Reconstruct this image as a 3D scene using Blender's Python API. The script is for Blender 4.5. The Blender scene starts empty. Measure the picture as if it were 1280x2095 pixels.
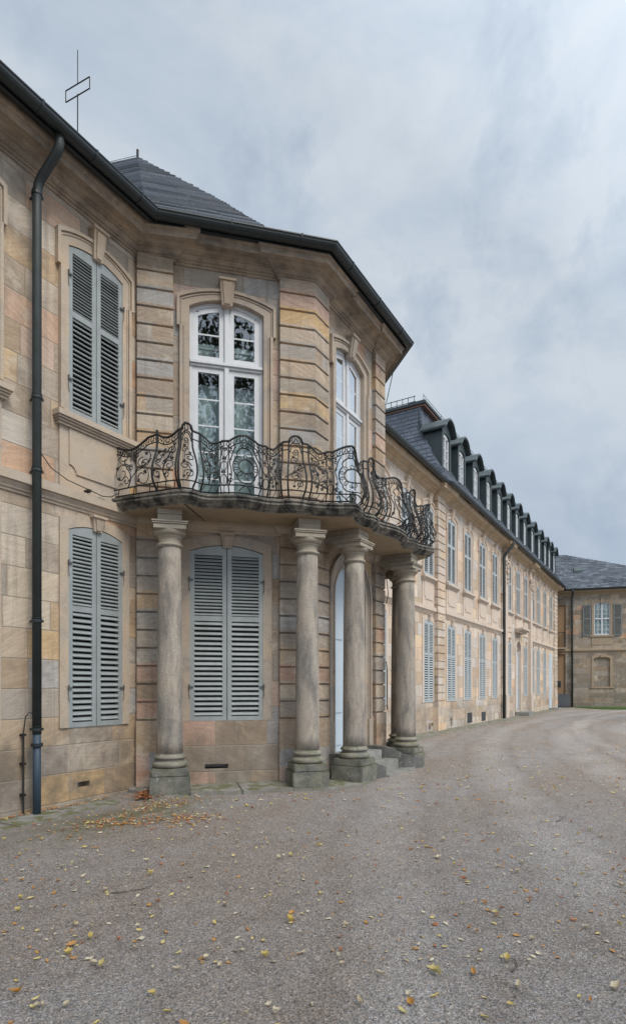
import bpy, bmesh, math, random
from mathutils import Vector, Matrix
random.seed(7)
R = math.radians
SC = bpy.context.scene
COL = SC.collection

# ------------------------------------------------------------------ camera, sky, sun, exposure
cd = bpy.data.cameras.new('camera'); cam = bpy.data.objects.new('camera', cd); COL.objects.link(cam)
cam.location = (-6.385, -7.126, 1.6)
cam.rotation_euler = (R(90), 0, R(31.4 - 90))
cd.sensor_fit = 'VERTICAL'; cd.sensor_height = 36; cd.lens = 1200 / 2095 * 36
cd.shift_y = 355.5 / 2095
cd.clip_start = .05; cd.clip_end = 2000
SC.camera = cam

SUN_EL, SUN_AZ = 50, 198      # degrees; azimuth clockwise from +Y
world = bpy.data.worlds.new('World'); SC.world = world; world.use_nodes = True
def build_world():
    nt = world.node_tree; nt.nodes.clear(); L = nt.links
    def nd(t, **k):
        n = nt.nodes.new(t)
        for a, b in k.items(): setattr(n, a, b)
        return n
    out = nd('ShaderNodeOutputWorld'); bg = nd('ShaderNodeBackground'); bg.inputs[1].default_value = .1
    sky = nd('ShaderNodeTexSky'); sky.sky_type = 'NISHITA'; sky.sun_disc = False
    sky.sun_elevation = R(SUN_EL); sky.sun_rotation = R(SUN_AZ); sky.air_density = 1.2; sky.dust_density = 2
    tc = nd('ShaderNodeTexCoord')
    mp = nd('ShaderNodeMapping'); mp.inputs['Scale'].default_value = (1.3, 1.3, 2.6)
    mp.inputs['Location'].default_value = (.4, .2, .35)
    L.new(tc.outputs['Generated'], mp.inputs[0])
    n1 = nd('ShaderNodeTexNoise'); n1.inputs['Scale'].default_value = 2.4; n1.inputs['Detail'].default_value = 7
    n1.inputs['Roughness'].default_value = .6; n1.inputs['Distortion'].default_value = .35
    L.new(mp.outputs[0], n1.inputs[0])
    def ramp(f, els):
        x = nd('ShaderNodeValToRGB'); r_ = x.color_ramp
        while len(r_.elements) < len(els): r_.elements.new(.5)
        for e, (p, c) in zip(r_.elements, els): e.position = p; e.color = (*c, 1) if isinstance(c, tuple) else (c, c, c, 1)
        L.new(f, x.inputs[0]); return x.outputs[0]
    base = ramp(n1.outputs[0], [(.36, (.53, .62, .735)), (.50, (.61, .695, .79)), (.64, (.71, .785, .86))])
    mp2 = nd('ShaderNodeMapping'); mp2.inputs['Scale'].default_value = (2.2, 2.2, 1.5); mp2.inputs['Rotation'].default_value = (.5, .3, .4); mp2.inputs['Location'].default_value = (1.7, .3, .1)
    L.new(tc.outputs['Generated'], mp2.inputs[0])
    n2 = nd('ShaderNodeTexNoise'); n2.inputs['Scale'].default_value = 3.0; n2.inputs['Detail'].default_value = 9; n2.inputs['Roughness'].default_value = .6; n2.inputs['Distortion'].default_value = .2
    L.new(mp2.outputs[0], n2.inputs[0])
    patch = ramp(n2.outputs[0], [(.53, 0.0), (.68, 1.0)])
    mxp = nd('ShaderNodeMixRGB'); L.new(base, mxp.inputs[1]); mxp.inputs[2].default_value = (.43, .52, .65, 1)
    pm = nd('ShaderNodeMath', operation='MULTIPLY'); L.new(patch, pm.inputs[0]); pm.inputs[1].default_value = .62; L.new(pm.outputs[0], mxp.inputs[0])
    sz = nd('ShaderNodeSeparateXYZ'); L.new(tc.outputs['Generated'], sz.inputs[0])
    low = ramp(sz.outputs[2], [(.08, .75), (.42, 0.0)])
    mxl = nd('ShaderNodeMixRGB'); L.new(low, mxl.inputs[0]); L.new(mxp.outputs[0], mxl.inputs[1]); mxl.inputs[2].default_value = (.40, .49, .63, 1)
    cr = mxl
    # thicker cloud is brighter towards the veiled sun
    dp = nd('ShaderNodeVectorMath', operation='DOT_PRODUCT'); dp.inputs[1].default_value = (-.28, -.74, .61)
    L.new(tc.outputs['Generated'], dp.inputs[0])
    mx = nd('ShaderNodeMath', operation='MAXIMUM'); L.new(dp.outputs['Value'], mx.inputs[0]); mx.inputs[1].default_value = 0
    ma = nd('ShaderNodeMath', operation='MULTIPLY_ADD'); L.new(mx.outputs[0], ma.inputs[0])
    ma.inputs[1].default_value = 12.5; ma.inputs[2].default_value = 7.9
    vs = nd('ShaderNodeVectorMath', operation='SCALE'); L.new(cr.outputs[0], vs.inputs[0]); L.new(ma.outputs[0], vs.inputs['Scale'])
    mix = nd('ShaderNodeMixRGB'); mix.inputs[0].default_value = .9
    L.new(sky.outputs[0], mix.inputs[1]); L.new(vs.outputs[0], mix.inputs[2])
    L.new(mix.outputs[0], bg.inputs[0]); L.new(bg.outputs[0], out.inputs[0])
build_world()
sd = bpy.data.lights.new('sun', 'SUN'); sun = bpy.data.objects.new('sun', sd); COL.objects.link(sun)
sd.energy = 2.15; sd.angle = R(24); sd.color = (1, .935, .84)
az = R(SUN_AZ); sv = Vector((math.sin(az) * math.cos(R(SUN_EL)), math.cos(az) * math.cos(R(SUN_EL)), math.sin(R(SUN_EL))))
sun.rotation_euler = sv.to_track_quat('Z', 'Y').to_euler()
SC.view_settings.view_transform = 'Standard'; SC.view_settings.look = 'None'
SC.view_settings.exposure = .22; SC.view_settings.gamma = 1
SC.cycles.max_bounces = 6; SC.cycles.transparent_max_bounces = 8

# ------------------------------------------------------------------ node helper and materials
class NT:
    def __init__(s, name):
        s.m = bpy.data.materials.new(name); s.m.use_nodes = True; s.t = s.m.node_tree; s.t.nodes.clear()
        s.out = s.n('ShaderNodeOutputMaterial'); s.b = s.n('ShaderNodeBsdfPrincipled')
        s.t.links.new(s.b.outputs[0], s.out.inputs[0])
        s.geo = s.n('ShaderNodeNewGeometry'); s.pos = s.geo.outputs['Position']
    def n(s, t, **k):
        x = s.t.nodes.new(t)
        for a, b in k.items(): setattr(x, a, b)
        return x
    def l(s, a, sock):
        if isinstance(a, bpy.types.NodeSocket): s.t.links.new(a, sock)
        else: sock.default_value = a
    def m_(s, op, a, b=0, c=0):
        x = s.n('ShaderNodeMath', operation=op); s.l(a, x.inputs[0]); s.l(b, x.inputs[1]); s.l(c, x.inputs[2]); return x.outputs[0]
    def noise(s, vec, scale, detail=4, rough=.55, dist=0, out=0):
        x = s.n('ShaderNodeTexNoise'); s.l(vec, x.inputs['Vector']); x.inputs['Scale'].default_value = scale
        x.inputs['Detail'].default_value = detail; x.inputs['Roughness'].default_value = rough
        x.inputs['Distortion'].default_value = dist; return x.outputs[out]
    def scale(s, vec, sc, loc=(0, 0, 0)):
        x = s.n('ShaderNodeMapping'); s.l(vec, x.inputs[0]); x.inputs['Scale'].default_value = sc
        x.inputs['Location'].default_value = loc; return x.outputs[0]
    def ramp(s, f, els, const=False):
        x = s.n('ShaderNodeValToRGB'); r = x.color_ramp
        if const: r.interpolation = 'CONSTANT'
        while len(r.elements) < len(els): r.elements.new(.5)
        for e, (p, c) in zip(r.elements, els):
            e.position = p; e.color = (c, c, c, 1) if isinstance(c, (int, float)) else (*c, 1)
        s.l(f, x.inputs[0]); return x.outputs[0]
    def mix(s, f, a, b, bt='MIX'):
        x = s.n('ShaderNodeMixRGB', blend_type=bt); s.l(f, x.inputs[0])
        s.l(a if not isinstance(a, tuple) else (*a, 1), x.inputs[1]); s.l(b if not isinstance(b, tuple) else (*b, 1), x.inputs[2]); return x.outputs[0]
    def bump(s, h, st=.3, d=.01, normal=None):
        x = s.n('ShaderNodeBump'); x.inputs['Strength'].default_value = st; x.inputs['Distance'].default_value = d
        s.l(h, x.inputs['Height'])
        if normal is not None: s.l(normal, x.inputs['Normal'])
        return x.outputs[0]
    def fin(s, col, rough=.8, normal=None, metal=0, spec=.5):
        s.l(col if not isinstance(col, tuple) else (*col, 1), s.b.inputs['Base Color']); s.l(rough, s.b.inputs['Roughness'])
        s.b.inputs['Metallic'].default_value = metal; s.b.inputs['Specular IOR Level'].default_value = spec
        if normal is not None: s.l(normal, s.b.inputs['Normal'])
        return s.m

def ashlar(name, pal, rowh=.39, bw=.85, joint=.006, jcol=(.30, .25, .19), streak=.35, stain=(.16, .135, .11), stain_amt=.55, seed=0.0, lowstain_shade=0.0):
    t = NT(name)
    uv = t.n('ShaderNodeUVMap').outputs[0]
    wob = t.noise(t.scale(t.pos, (1, 1, 1)), 3.0, 3, out=1)
    sub = t.n('ShaderNodeVectorMath', operation='SUBTRACT'); t.l(wob, sub.inputs[0]); sub.inputs[1].default_value = (.5, .5, .5)
    sc = t.n('ShaderNodeVectorMath', operation='SCALE'); t.l(sub.outputs[0], sc.inputs[0]); sc.inputs['Scale'].default_value = .022
    ad = t.n('ShaderNodeVectorMath', operation='ADD'); t.l(uv, ad.inputs[0]); t.l(sc.outputs[0], ad.inputs[1])
    sep = t.n('ShaderNodeSeparateXYZ'); t.l(ad.outputs[0], sep.inputs[0])
    U, V = sep.outputs[0], sep.outputs[1]
    v = t.m_('ADD', t.m_('DIVIDE', V, rowh), 50 + seed)
    row = t.m_('FLOOR', v); fv = t.m_('FRACT', v)
    w1 = t.n('ShaderNodeTexWhiteNoise', noise_dimensions='1D'); t.l(row, w1.inputs['W'])
    rr = w1.outputs[0]
    u = t.m_('ADD', t.m_('MULTIPLY', t.m_('DIVIDE', U, bw), t.m_('MULTIPLY_ADD', rr, .5, .8)), t.m_('MULTIPLY', rr, 37))
    u = t.m_('ADD', u, t.m_('MULTIPLY', t.m_('SINE', t.m_('MULTIPLY_ADD', u, 2.1, row)), .3))
    colm = t.m_('FLOOR', u); fu = t.m_('FRACT', u)
    cb = t.n('ShaderNodeCombineXYZ'); t.l(colm, cb.inputs[0]); t.l(row, cb.inputs[1]); cb.inputs[2].default_value = seed
    w2 = t.n('ShaderNodeTexWhiteNoise', noise_dimensions='3D'); t.l(cb.outputs[0], w2.inputs[0])
    idv = w2.outputs[0]
    base = t.ramp(idv, pal, const=True)
    s2 = t.n('ShaderNodeSeparateColor'); t.l(w2.outputs[1], s2.inputs[0])
    val = t.m_('MULTIPLY_ADD', s2.outputs[0], .36, .79)
    hs = t.n('ShaderNodeHueSaturation'); t.l(val, hs.inputs['Value']); t.l(t.m_('MULTIPLY_ADD', s2.outputs[1], .5, .68), hs.inputs['Saturation'])
    t.l(base, hs.inputs['Color']); c = hs.outputs[0]
    # bedding streaks, each block with its own slant
    vr = t.n('ShaderNodeVectorRotate', rotation_type='Z_AXIS'); t.l(uv, vr.inputs[0]); t.l(t.m_('MULTIPLY_ADD', s2.outputs[2], 1.1, -.55), vr.inputs['Angle'])
    off = t.n('ShaderNodeVectorMath', operation='ADD'); t.l(vr.outputs[0], off.inputs[0]); t.l(t.n('ShaderNodeVectorMath', operation='SCALE').outputs[0], off.inputs[1])
    sv_ = off.inputs[1].links[0].from_node; t.l(w2.outputs[1], sv_.inputs[0]); sv_.inputs['Scale'].default_value = 30
    st = t.noise(t.scale(off.outputs[0], (1.2, 11, 1)), 2.2, 6, .62, .6)
    c = t.mix(streak, c, t.mix(t.ramp(st, [(.3, 0.0), (.7, 1.0)]), (.50, .37, .27), (1.25, 1.2, 1.12)), 'MULTIPLY')
    bl = t.noise(t.pos, 1.3, 6, .6, .3)
    c = t.mix(t.m_('MULTIPLY', t.ramp(bl, [(.52, 0.0), (.72, 1.0)]), stain_amt), c, stain)
    rs = t.noise(t.scale(t.pos, (5, 5, .3)), 1.6, 6, .6)
    c = t.mix(t.m_('MULTIPLY', t.ramp(rs, [(.52, 0.0), (.7, 1.0)]), .4), c, tuple(x * 1.1 for x in stain))
    pp = t.noise(t.scale(t.pos, (1, 1, 1), (7, 3, 2)), 2.3, 7, .68)
    c = t.mix(t.m_('MULTIPLY', t.ramp(pp, [(.55, 0.0), (.63, 1.0)]), .38), c, (.60, .535, .45) if stain_amt > .5 or joint < .007 else (.34, .30, .24))
    gr = t.noise(t.pos, 45, 4, .7)
    c = t.mix(.5, c, t.ramp(gr, [(.3, .62), (.7, 1.3)]), 'MULTIPLY')
    pit = t.n('ShaderNodeTexVoronoi'); t.l(t.pos, pit.inputs['Vector']); pit.inputs['Scale'].default_value = 16
    pm = t.m_('MULTIPLY', t.ramp(pit.outputs['Distance'], [(.04, 1.0), (.1, 0.0)]), t.ramp(t.noise(t.pos, 2.1, 2), [(.5, 0.0), (.62, 1.0)]))
    c = t.mix(t.m_('MULTIPLY', pm, .6), c, (.13, .09, .06))
    if lowstain_shade:  # base stain, strengthened to paint in ambient shade at the wall foot
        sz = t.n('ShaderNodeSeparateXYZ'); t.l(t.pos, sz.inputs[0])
        foot_z = t.m_('ADD', sz.outputs[2], t.m_('MULTIPLY', t.noise(t.pos, 1.7, 4), -1.5))
        c = t.mix(t.m_('MULTIPLY', t.m_('MULTIPLY', t.ramp(foot_z, [(0.0, 1.0), (.5, 0.0)]), t.ramp(t.noise(t.pos, 2.6, 7, .68, .5), [(.38, .25), (.6, 1.0)])), lowstain_shade), c, (.16, .13, .10))
    du = t.m_('MULTIPLY', t.m_('MINIMUM', fu, t.m_('SUBTRACT', 1, fu)), bw); dv = t.m_('MULTIPLY', t.m_('MINIMUM', fv, t.m_('SUBTRACT', 1, fv)), rowh)
    d = t.m_('MINIMUM', du, dv)
    if joint > 0:
        jm = t.m_('SUBTRACT', 1, t.m_('SMOOTHSTEP', 0, joint, d)) if False else t.ramp(t.m_('DIVIDE', d, joint * 2), [(.3, 1.0), (.9, 0.0)])
        c = t.mix(t.m_('MULTIPLY', jm, .75), c, jcol)
        hgt = t.m_('SUBTRACT', t.m_('MULTIPLY', gr, .35), t.m_('MULTIPLY', jm, 1.0))
    else: hgt = t.m_('MULTIPLY', gr, .35)
    hgt = t.m_('ADD', hgt, t.m_('MULTIPLY', st, .5))
    return t.fin(c, .85, t.bump(hgt, .55, .008), spec=.25)

PAL = [(0.0, (0.515, 0.403, 0.292)), (.2, (0.484, 0.414, 0.339)), (.38, (0.546, 0.430, 0.310)), (.52, (0.443, 0.382, 0.322)), (.62, (0.577, 0.489, 0.380)), (.74, (0.515, 0.360, 0.263)), (.84, (0.412, 0.392, 0.374)), (.91, (0.546, 0.392, 0.222)), (.96, (0.484, 0.430, 0.363))]
PAL_B = [(0.0, (0.453, 0.355, 0.263)), (.2, (0.412, 0.355, 0.292)), (.4, (0.484, 0.382, 0.281)), (.55, (0.371, 0.333, 0.292)), (.68, (0.474, 0.322, 0.246)), (.8, (0.350, 0.344, 0.339)), (.88, (0.474, 0.360, 0.234)), (.95, (0.433, 0.376, 0.304))]
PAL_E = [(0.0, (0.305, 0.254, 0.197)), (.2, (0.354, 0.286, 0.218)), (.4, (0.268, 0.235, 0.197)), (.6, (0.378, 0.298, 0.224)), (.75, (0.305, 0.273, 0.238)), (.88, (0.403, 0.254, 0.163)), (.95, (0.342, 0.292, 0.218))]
PAL_W = [(0.0, (0.618, 0.489, 0.369)), (.2, (0.577, 0.494, 0.409)), (.4, (0.639, 0.516, 0.392)), (.55, (0.567, 0.494, 0.433)), (.7, (0.659, 0.559, 0.450)), (.82, (0.618, 0.462, 0.333)), (.93, (0.639, 0.489, 0.339)), (.97, (0.536, 0.494, 0.456))]
M = {}
M['stone'] = ashlar('sandstone_ashlar', PAL, lowstain_shade=.75, stain_amt=.7, joint=.0065)
M['stone_bay'] = ashlar('sandstone_bay', PAL_B, rowh=.42, bw=.9, seed=3, lowstain_shade=.55, stain_amt=.8, joint=.0065)
M['stone_wing'] = ashlar('sandstone_wing', PAL_W, rowh=.41, bw=.8, seed=9, streak=.22, stain_amt=.3, lowstain_shade=.5)
M['stone_end'] = ashlar('sandstone_end', PAL_E, rowh=.36, bw=1.0, seed=14, joint=.008, streak=.5, lowstain_shade=.6)
M['rustic'] = ashlar('sandstone_blocks', PAL_B, rowh=.28, bw=2.4, joint=0, seed=5, stain_amt=.6, streak=.45)
M['rustic_wing'] = ashlar('sandstone_blocks_wing', PAL_W, rowh=.28, bw=2.4, joint=0, seed=6, stain_amt=.35)
def trimmat(name, a, b, dark, amt, lo=.5, hi=.72, vs=(1, 1, 1), fine=60):
    t = NT(name)
    n1 = t.noise(t.pos, 1.7, 5, .6, .5); c = t.mix(t.ramp(n1, [(.35, 0.0), (.65, 1.0)]), a, b)
    n2 = t.noise(t.scale(t.pos, vs), 2.6, 7, .65, .4); c = t.mix(t.m_('MULTIPLY', t.ramp(n2, [(lo, 0.0), (hi, 1.0)]), amt), c, dark)
    n3 = t.noise(t.pos, fine, 4, .7); c = t.mix(.5, c, t.ramp(n3, [(.3, .6), (.7, 1.3)]), 'MULTIPLY')
    return t.fin(c, .85, t.bump(t.m_('ADD', n3, t.m_('MULTIPLY', n2, .8)), .5, .006), spec=.25)
M['trim'] = trimmat('sandstone_trim', (0.515, 0.403, 0.292), (0.464, 0.398, 0.328), (0.258, 0.226, 0.199), .5)
M['trim_bay'] = trimmat('sandstone_trim_bay', (0.443, 0.349, 0.263), (0.381, 0.333, 0.281), (0.196, 0.177, 0.164), .7)
M['trim_wing'] = trimmat('sandstone_trim_wing', (0.618, 0.494, 0.392), (0.567, 0.484, 0.409), (0.309, 0.269, 0.222), .35)
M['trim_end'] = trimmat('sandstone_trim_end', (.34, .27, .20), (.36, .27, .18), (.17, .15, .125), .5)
M['cornice'] = trimmat('cornice_stone', (0.433, 0.333, 0.240), (0.350, 0.296, 0.240), (0.134, 0.118, 0.105), .8, .42, .66, (1, 1, 1.2))
M['cornice_wing'] = trimmat('cornice_stone_wing', (0.577, 0.441, 0.292), (0.494, 0.398, 0.292), (0.247, 0.199, 0.152), .6, .45, .7, (1, 1, 1.2))
M['column'] = trimmat('column_stone', (.43, .365, .295), (.36, .325, .28), (.15, .14, .13), .78, .42, .64, (2.0, 2.0, .5), 35)
M['capital'] = trimmat('capital_stone', (.40, .345, .27), (.35, .31, .25), (.15, .135, .115), .6)
M['balcony'] = trimmat('balcony_edge_stone', (.27, .245, .205), (.20, .185, .155), (.035, .034, .033), .95, .40, .60, (2.5, 2.5, .7))
M['soffit'] = trimmat('balcony_soffit_stone', (.43, .325, .22), (.38, .30, .21), (.22, .17, .12), .5)
M['plaster_niche'] = trimmat('ochre_render', (.32, .20, .11), (.30, .20, .12), (.25, .18, .12), .5)
def mossy(name, a, b, moss, amt):
    t = NT(name)
    n2 = t.noise(t.pos, 3, 7, .65, .4); c = t.mix(t.ramp(n2, [(.38, 0.0), (.62, 1.0)]), a, b)
    sz = t.n('ShaderNodeSeparateXYZ'); t.l(t.geo.outputs['Normal'], sz.inputs[0])
    up = t.ramp(sz.outputs[2], [(.1, .25), (.8, 1.0)])
    n3 = t.noise(t.pos, 5, 6, .7, .2); c = t.mix(t.m_('MULTIPLY', t.m_('MULTIPLY', t.ramp(n3, [(.45, 0.0), (.56, 1.0)]), up), amt), c, moss)
    n5 = t.noise(t.pos, 11, 5, .7); c = t.mix(t.m_('MULTIPLY', t.ramp(n5, [(.61, 0.0), (.65, 1.0)]), .55), c, (.42, .42, .38))
    n4 = t.noise(t.pos, 70, 4, .7); c = t.mix(.5, c, t.ramp(n4, [(.3, .6), (.7, 1.3)]), 'MULTIPLY')
    return t.fin(c, .9, t.bump(t.m_('ADD', n4, n2), .5, .006), spec=.2)
M['plinth'] = mossy('plinth_stone', (.25, .235, .20), (.11, .115, .10), (.11, .12, .035), .8)
M['colbase'] = mossy('column_base_stone', (.30, .27, .22), (.19, .185, .16), (.13, .14, .05), .6)
M['step'] = mossy('step_stone', (.33, .32, .30), (.22, .215, .20), (.12, .13, .07), .4)
M['cheek'] = mossy('cheek_stone', (.17, .165, .155), (.10, .10, .095), (.12, .12, .06), .3)
M['paving'] = mossy('paving_stone', (.30, .29, .275), (.22, .20, .175), (.12, .125, .04), .8)
def paint(name, col, dirt=.25, rough=.5):
    t = NT(name)
    n1 = t.noise(t.scale(t.pos, (1, 1, .6)), 6, 6, .65); c = t.mix(t.m_('MULTIPLY', t.ramp(n1, [(.4, 0.0), (.7, 1.0)]), dirt), col, tuple(x * .5 for x in col))
    oi = t.n('ShaderNodeObjectInfo'); c = t.mix(t.m_('MULTIPLY', oi.outputs['Random'], .3 if 'shutter' in name else 0), c, tuple(x * f for x, f in zip(col, (.86, .80, .76))))
    if 'shutter' in name: ch = t.noise(t.pos, 33, 5, .75); c = t.mix(t.m_('MULTIPLY', t.ramp(ch, [(.64, 0.0), (.67, 1.0)]), .55), c, (.40, .37, .33))
    n2 = t.noise(t.pos, 80, 3); return t.fin(c, t.m_('MULTIPLY_ADD', n1, .3, rough - .15), t.bump(n2, .15, .002))
M['shutter'] = paint('shutter_paint', (.315, .345, .345), .4)
M['shutter_wing'] = paint('shutter_paint_wing', (.43, .475, .49), .3)
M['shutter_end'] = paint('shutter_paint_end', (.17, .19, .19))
M['white'] = paint('white_window_paint', (.60, .61, .625), .25, .4)
M['door'] = paint('door_paint', (.50, .585, .65), .12)
M['pipe'] = paint('zinc_pipe', (.035, .045, .045), .7, .55)
M['gutter'] = paint('gutter_metal', (.017, .025, .028), .5, .42)
M['pipe_blue'] = paint('pipe_blue_paint', (.04, .068, .10), .5, .55)
M['iron'] = paint('wrought_iron', (.016, .015, .014), .4, .6)
M['iron_old'] = paint('old_hinge_iron', (.10, .10, .10), .5, .5)
M['copper'] = paint('copper_brown', (.20, .10, .065), .5, .5)
M['dormer'] = paint('dormer_metal', (.035, .05, .052), .5, .5)
M['dormer_top'] = paint('dormer_roof_metal', (.07, .092, .095), .6, .35)
M['box'] = paint('grey_box_paint', (.12, .13, .14), .3)
M['wood'] = paint('dark_frame_wood', (.10, .09, .08), .3)
M['curtain'] = paint('curtain_cloth', (.50, .56, .56), .3, .9)
def darkroom():
    t = NT('dark_interior'); return t.fin((.03, .034, .035), .9)
M['dark'] = darkroom()
def glassm(name, tint, base):
    t = NT(name); tr = t.n('ShaderNodeBsdfTransparent'); tr.inputs[0].default_value = (*tint, 1)
    gl = t.n('ShaderNodeBsdfGlossy'); gl.inputs['Roughness'].default_value = .015; gl.inputs[0].default_value = (.95, .97, 1, 1)
    w = t.noise(t.pos, 3.5, 2); t.l(t.bump(w, .04, .006), gl.inputs['Normal'])
    fr = t.n('ShaderNodeLayerWeight'); fr.inputs[0].default_value = .5
    f = t.m_('MULTIPLY_ADD', t.m_('POWER', fr.outputs['Facing'], 2.0), 1.5, base)
    mx = t.n('ShaderNodeMixShader'); t.l(f, mx.inputs[0]); t.l(tr.outputs[0], mx.inputs[1]); t.l(gl.outputs[0], mx.inputs[2])
    t.l(mx.outputs[0], t.out.inputs[0]); return t.m
M['glass'] = glassm('window_glass', (.82, .9, .9), .12)
def slate(name, a, b, painted_sheen=.5, cw=.16, rough=.38, edge_glint=False):
    t = NT(name)
    uv = t.n('ShaderNodeUVMap').outputs[0]; sep = t.n('ShaderNodeSeparateXYZ'); t.l(uv, sep.inputs[0])
    row = t.m_('FLOOR', sep.outputs[1]); w1 = t.n('ShaderNodeTexWhiteNoise', noise_dimensions='1D'); t.l(row, w1.inputs['W'])
    u = t.m_('ADD', t.m_('DIVIDE', sep.outputs[0], cw), t.m_('MULTIPLY', w1.outputs[0], 11)); fu = t.m_('FRACT', u)
    cb = t.n('ShaderNodeCombineXYZ'); t.l(t.m_('FLOOR', u), cb.inputs[0]); t.l(row, cb.inputs[1])
    w2 = t.n('ShaderNodeTexWhiteNoise', noise_dimensions='2D'); t.l(cb.outputs[0], w2.inputs[0])
    c = t.mix(w2.outputs[0], a, b)
    c = t.mix(t.m_('MULTIPLY', t.ramp(w2.outputs[0], [(.72, 0.0), (.95, 1.0)]), painted_sheen), c, (.20, .23, .27))  # random slates tinted pale: wet highlights painted into the colour
    fv = t.m_('FRACT', sep.outputs[1])
    j = t.ramp(t.m_('MINIMUM', fu, t.m_('SUBTRACT', 1, fu)), [(.02, 1.0), (.07, 0.0)])
    e = t.ramp(fv, [(.0, 1.0), (.16, 0.0)])
    if edge_glint: j = t.m_('MULTIPLY', j, .4)
    c = t.mix(t.m_('MULTIPLY', t.m_('MAXIMUM', j, e), .75), c, (.012, .014, .018))
    if edge_glint: c = t.mix(t.ramp(fv, [(.011, 1.0), (.014, 0.0)], True), c, t.mix(w1.outputs[0], (.015, .019, .026), (.12, .145, .18))); c = t.mix(t.m_('MULTIPLY', w1.outputs[0], .25), c, (.045, .055, .07))  # sky glint on the course edges, painted into the riser colour
    n3 = t.noise(t.pos, 25, 4); c = t.mix(.35, c, t.ramp(n3, [(.3, .6), (.7, 1.4)]), 'MULTIPLY')
    h = t.m_('SUBTRACT', t.m_('MULTIPLY_ADD', w2.outputs[0], .6, t.m_('MULTIPLY', n3, .3)), j)
    return t.fin(c, t.m_('MULTIPLY_ADD', w2.outputs[0], .3, rough - .1), t.bump(h, .5, .012), spec=.25 if edge_glint else .6)
M['slate'] = slate('roof_slate', (.008, .010, .015), (.018, .023, .032), .1, .35, .55, True)
M['slate_blue'] = slate('mansard_slate', (.055, .068, .095), (.085, .10, .135), .1, .3)
M['slate_end'] = slate('end_roof_slate', (.055, .065, .085), (.13, .15, .185), .7, .26)
def gravel():
    t = NT('gravel'); p = t.pos
    def vor(sc):
        v = t.n('ShaderNodeTexVoronoi'); t.l(p, v.inputs['Vector']); v.inputs['Scale'].default_value = sc
        q = t.n('ShaderNodeSeparateColor'); t.l(v.outputs['Color'], q.inputs[0]); return v, q.outputs[0], q.outputs[1]
    big = t.noise(t.scale(p, (.35, 1, 1)), .55, 5, .55, .4)
    c = t.mix(t.ramp(big, [(.38, 0.0), (.6, 1.0)]), (.280, .240, .206), (.303, .283, .266))
    med = t.noise(p, 2.4, 7, .68); c = t.mix(t.m_('MULTIPLY', t.ramp(med, [(.48, 0.0), (.70, 1.0)]), .5), c, (.20, .165, .135))
    med2 = t.noise(t.scale(p, (1, 1, 1), (5, 9, 0)), 6, 6, .7); c = t.mix(t.m_('MULTIPLY', t.ramp(med2, [(.5, 0.0), (.7, 1.0)]), .3), c, (.42, .385, .35))
    # wheel tracks curving past the bay towards the far door
    for cx, cy, r0, wd, am in ((20, -50, 44.0, .9, .55), (20, -50, 46.1, .55, .45), (14, -46, 38.0, .5, .4), (26, -60, 56.4, .35, .35), (30, -58, 50.0, .4, .35), (20, -50, 48.2, .45, .4), (20, -50, 49.9, .4, .28)):
        ds = t.n('ShaderNodeVectorMath', operation='DISTANCE'); t.l(t.scale(p, (1, 1, 0)), ds.inputs[0]); ds.inputs[1].default_value = (cx, cy, 0)
        dd = t.m_('ABSOLUTE', t.m_('SUBTRACT', t.m_('ADD', ds.outputs['Value'], t.m_('MULTIPLY', t.noise(p, .5, 3), .8)), r0 + .4))
        f = t.m_('MULTIPLY', t.ramp(t.m_('DIVIDE', dd, wd), [(.2, 1.0), (1.0, 0.0)]), t.ramp(t.noise(p, 1.1, 5, .6), [(.35, .2), (.6, 1.0)]))
        c = t.mix(t.m_('MULTIPLY', f, am), c, (.46, .425, .39))
        g_ = t.m_('MULTIPLY', t.ramp(t.m_('ABSOLUTE', t.m_('SUBTRACT', dd, wd * 1.15)), [(.0, 1.0), (.13, 0.0)]), .22); c = t.mix(g_, c, (.20, .17, .145))
    v, a, b = vor(135); c = t.mix(.95, c, t.ramp(a, [(.0, .34), (.35, .84), (.8, 1.1), (1.0, 1.7)]), 'MULTIPLY')
    v2, a2, b2 = vor(62); c = t.mix(.8, c, t.ramp(a2, [(.0, .62), (.12, .95), (.88, 1.03), (1.0, 1.45)]), 'MULTIPLY')
    c = t.mix(.35, c, t.ramp(b2, [(0.0, (.80, .90, 1.08)), (1.0, (1.22, 1.02, .84))]), 'MULTIPLY')
    mk = t.n('ShaderNodeVectorMath', operation='DISTANCE'); t.l(t.scale(p, (.5, 1.1, 0)), mk.inputs[0]); mk.inputs[1].default_value = (-.70, -1.55, 0)
    g = t.m_('MULTIPLY', t.ramp(mk.outputs['Value'], [(.3, 1.0), (1.2, 0.0)]), t.ramp(t.noise(p, 4.5, 6, .7), [(.38, 0.0), (.56, 1.0)]))
    c = t.mix(t.m_('MULTIPLY', g, .75), c, t.mix(b, (.09, .10, .035), (.15, .135, .06)))
    # gravel darkens towards the foot of the walls
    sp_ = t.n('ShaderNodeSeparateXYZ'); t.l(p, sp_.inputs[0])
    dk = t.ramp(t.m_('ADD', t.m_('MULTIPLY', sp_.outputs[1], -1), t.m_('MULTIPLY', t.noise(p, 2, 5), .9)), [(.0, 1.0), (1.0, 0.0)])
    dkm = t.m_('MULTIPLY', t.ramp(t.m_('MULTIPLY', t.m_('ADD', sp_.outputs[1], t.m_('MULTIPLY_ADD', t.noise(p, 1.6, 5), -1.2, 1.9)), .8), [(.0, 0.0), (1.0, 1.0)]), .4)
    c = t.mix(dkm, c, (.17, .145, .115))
    hh = t.m_('ADD', t.m_('MULTIPLY', v.outputs['Distance'], -1.0), t.m_('MULTIPLY', a2, .7))
    return t.fin(c, .92, t.bump(hh, .7, .007), spec=.15)
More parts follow.
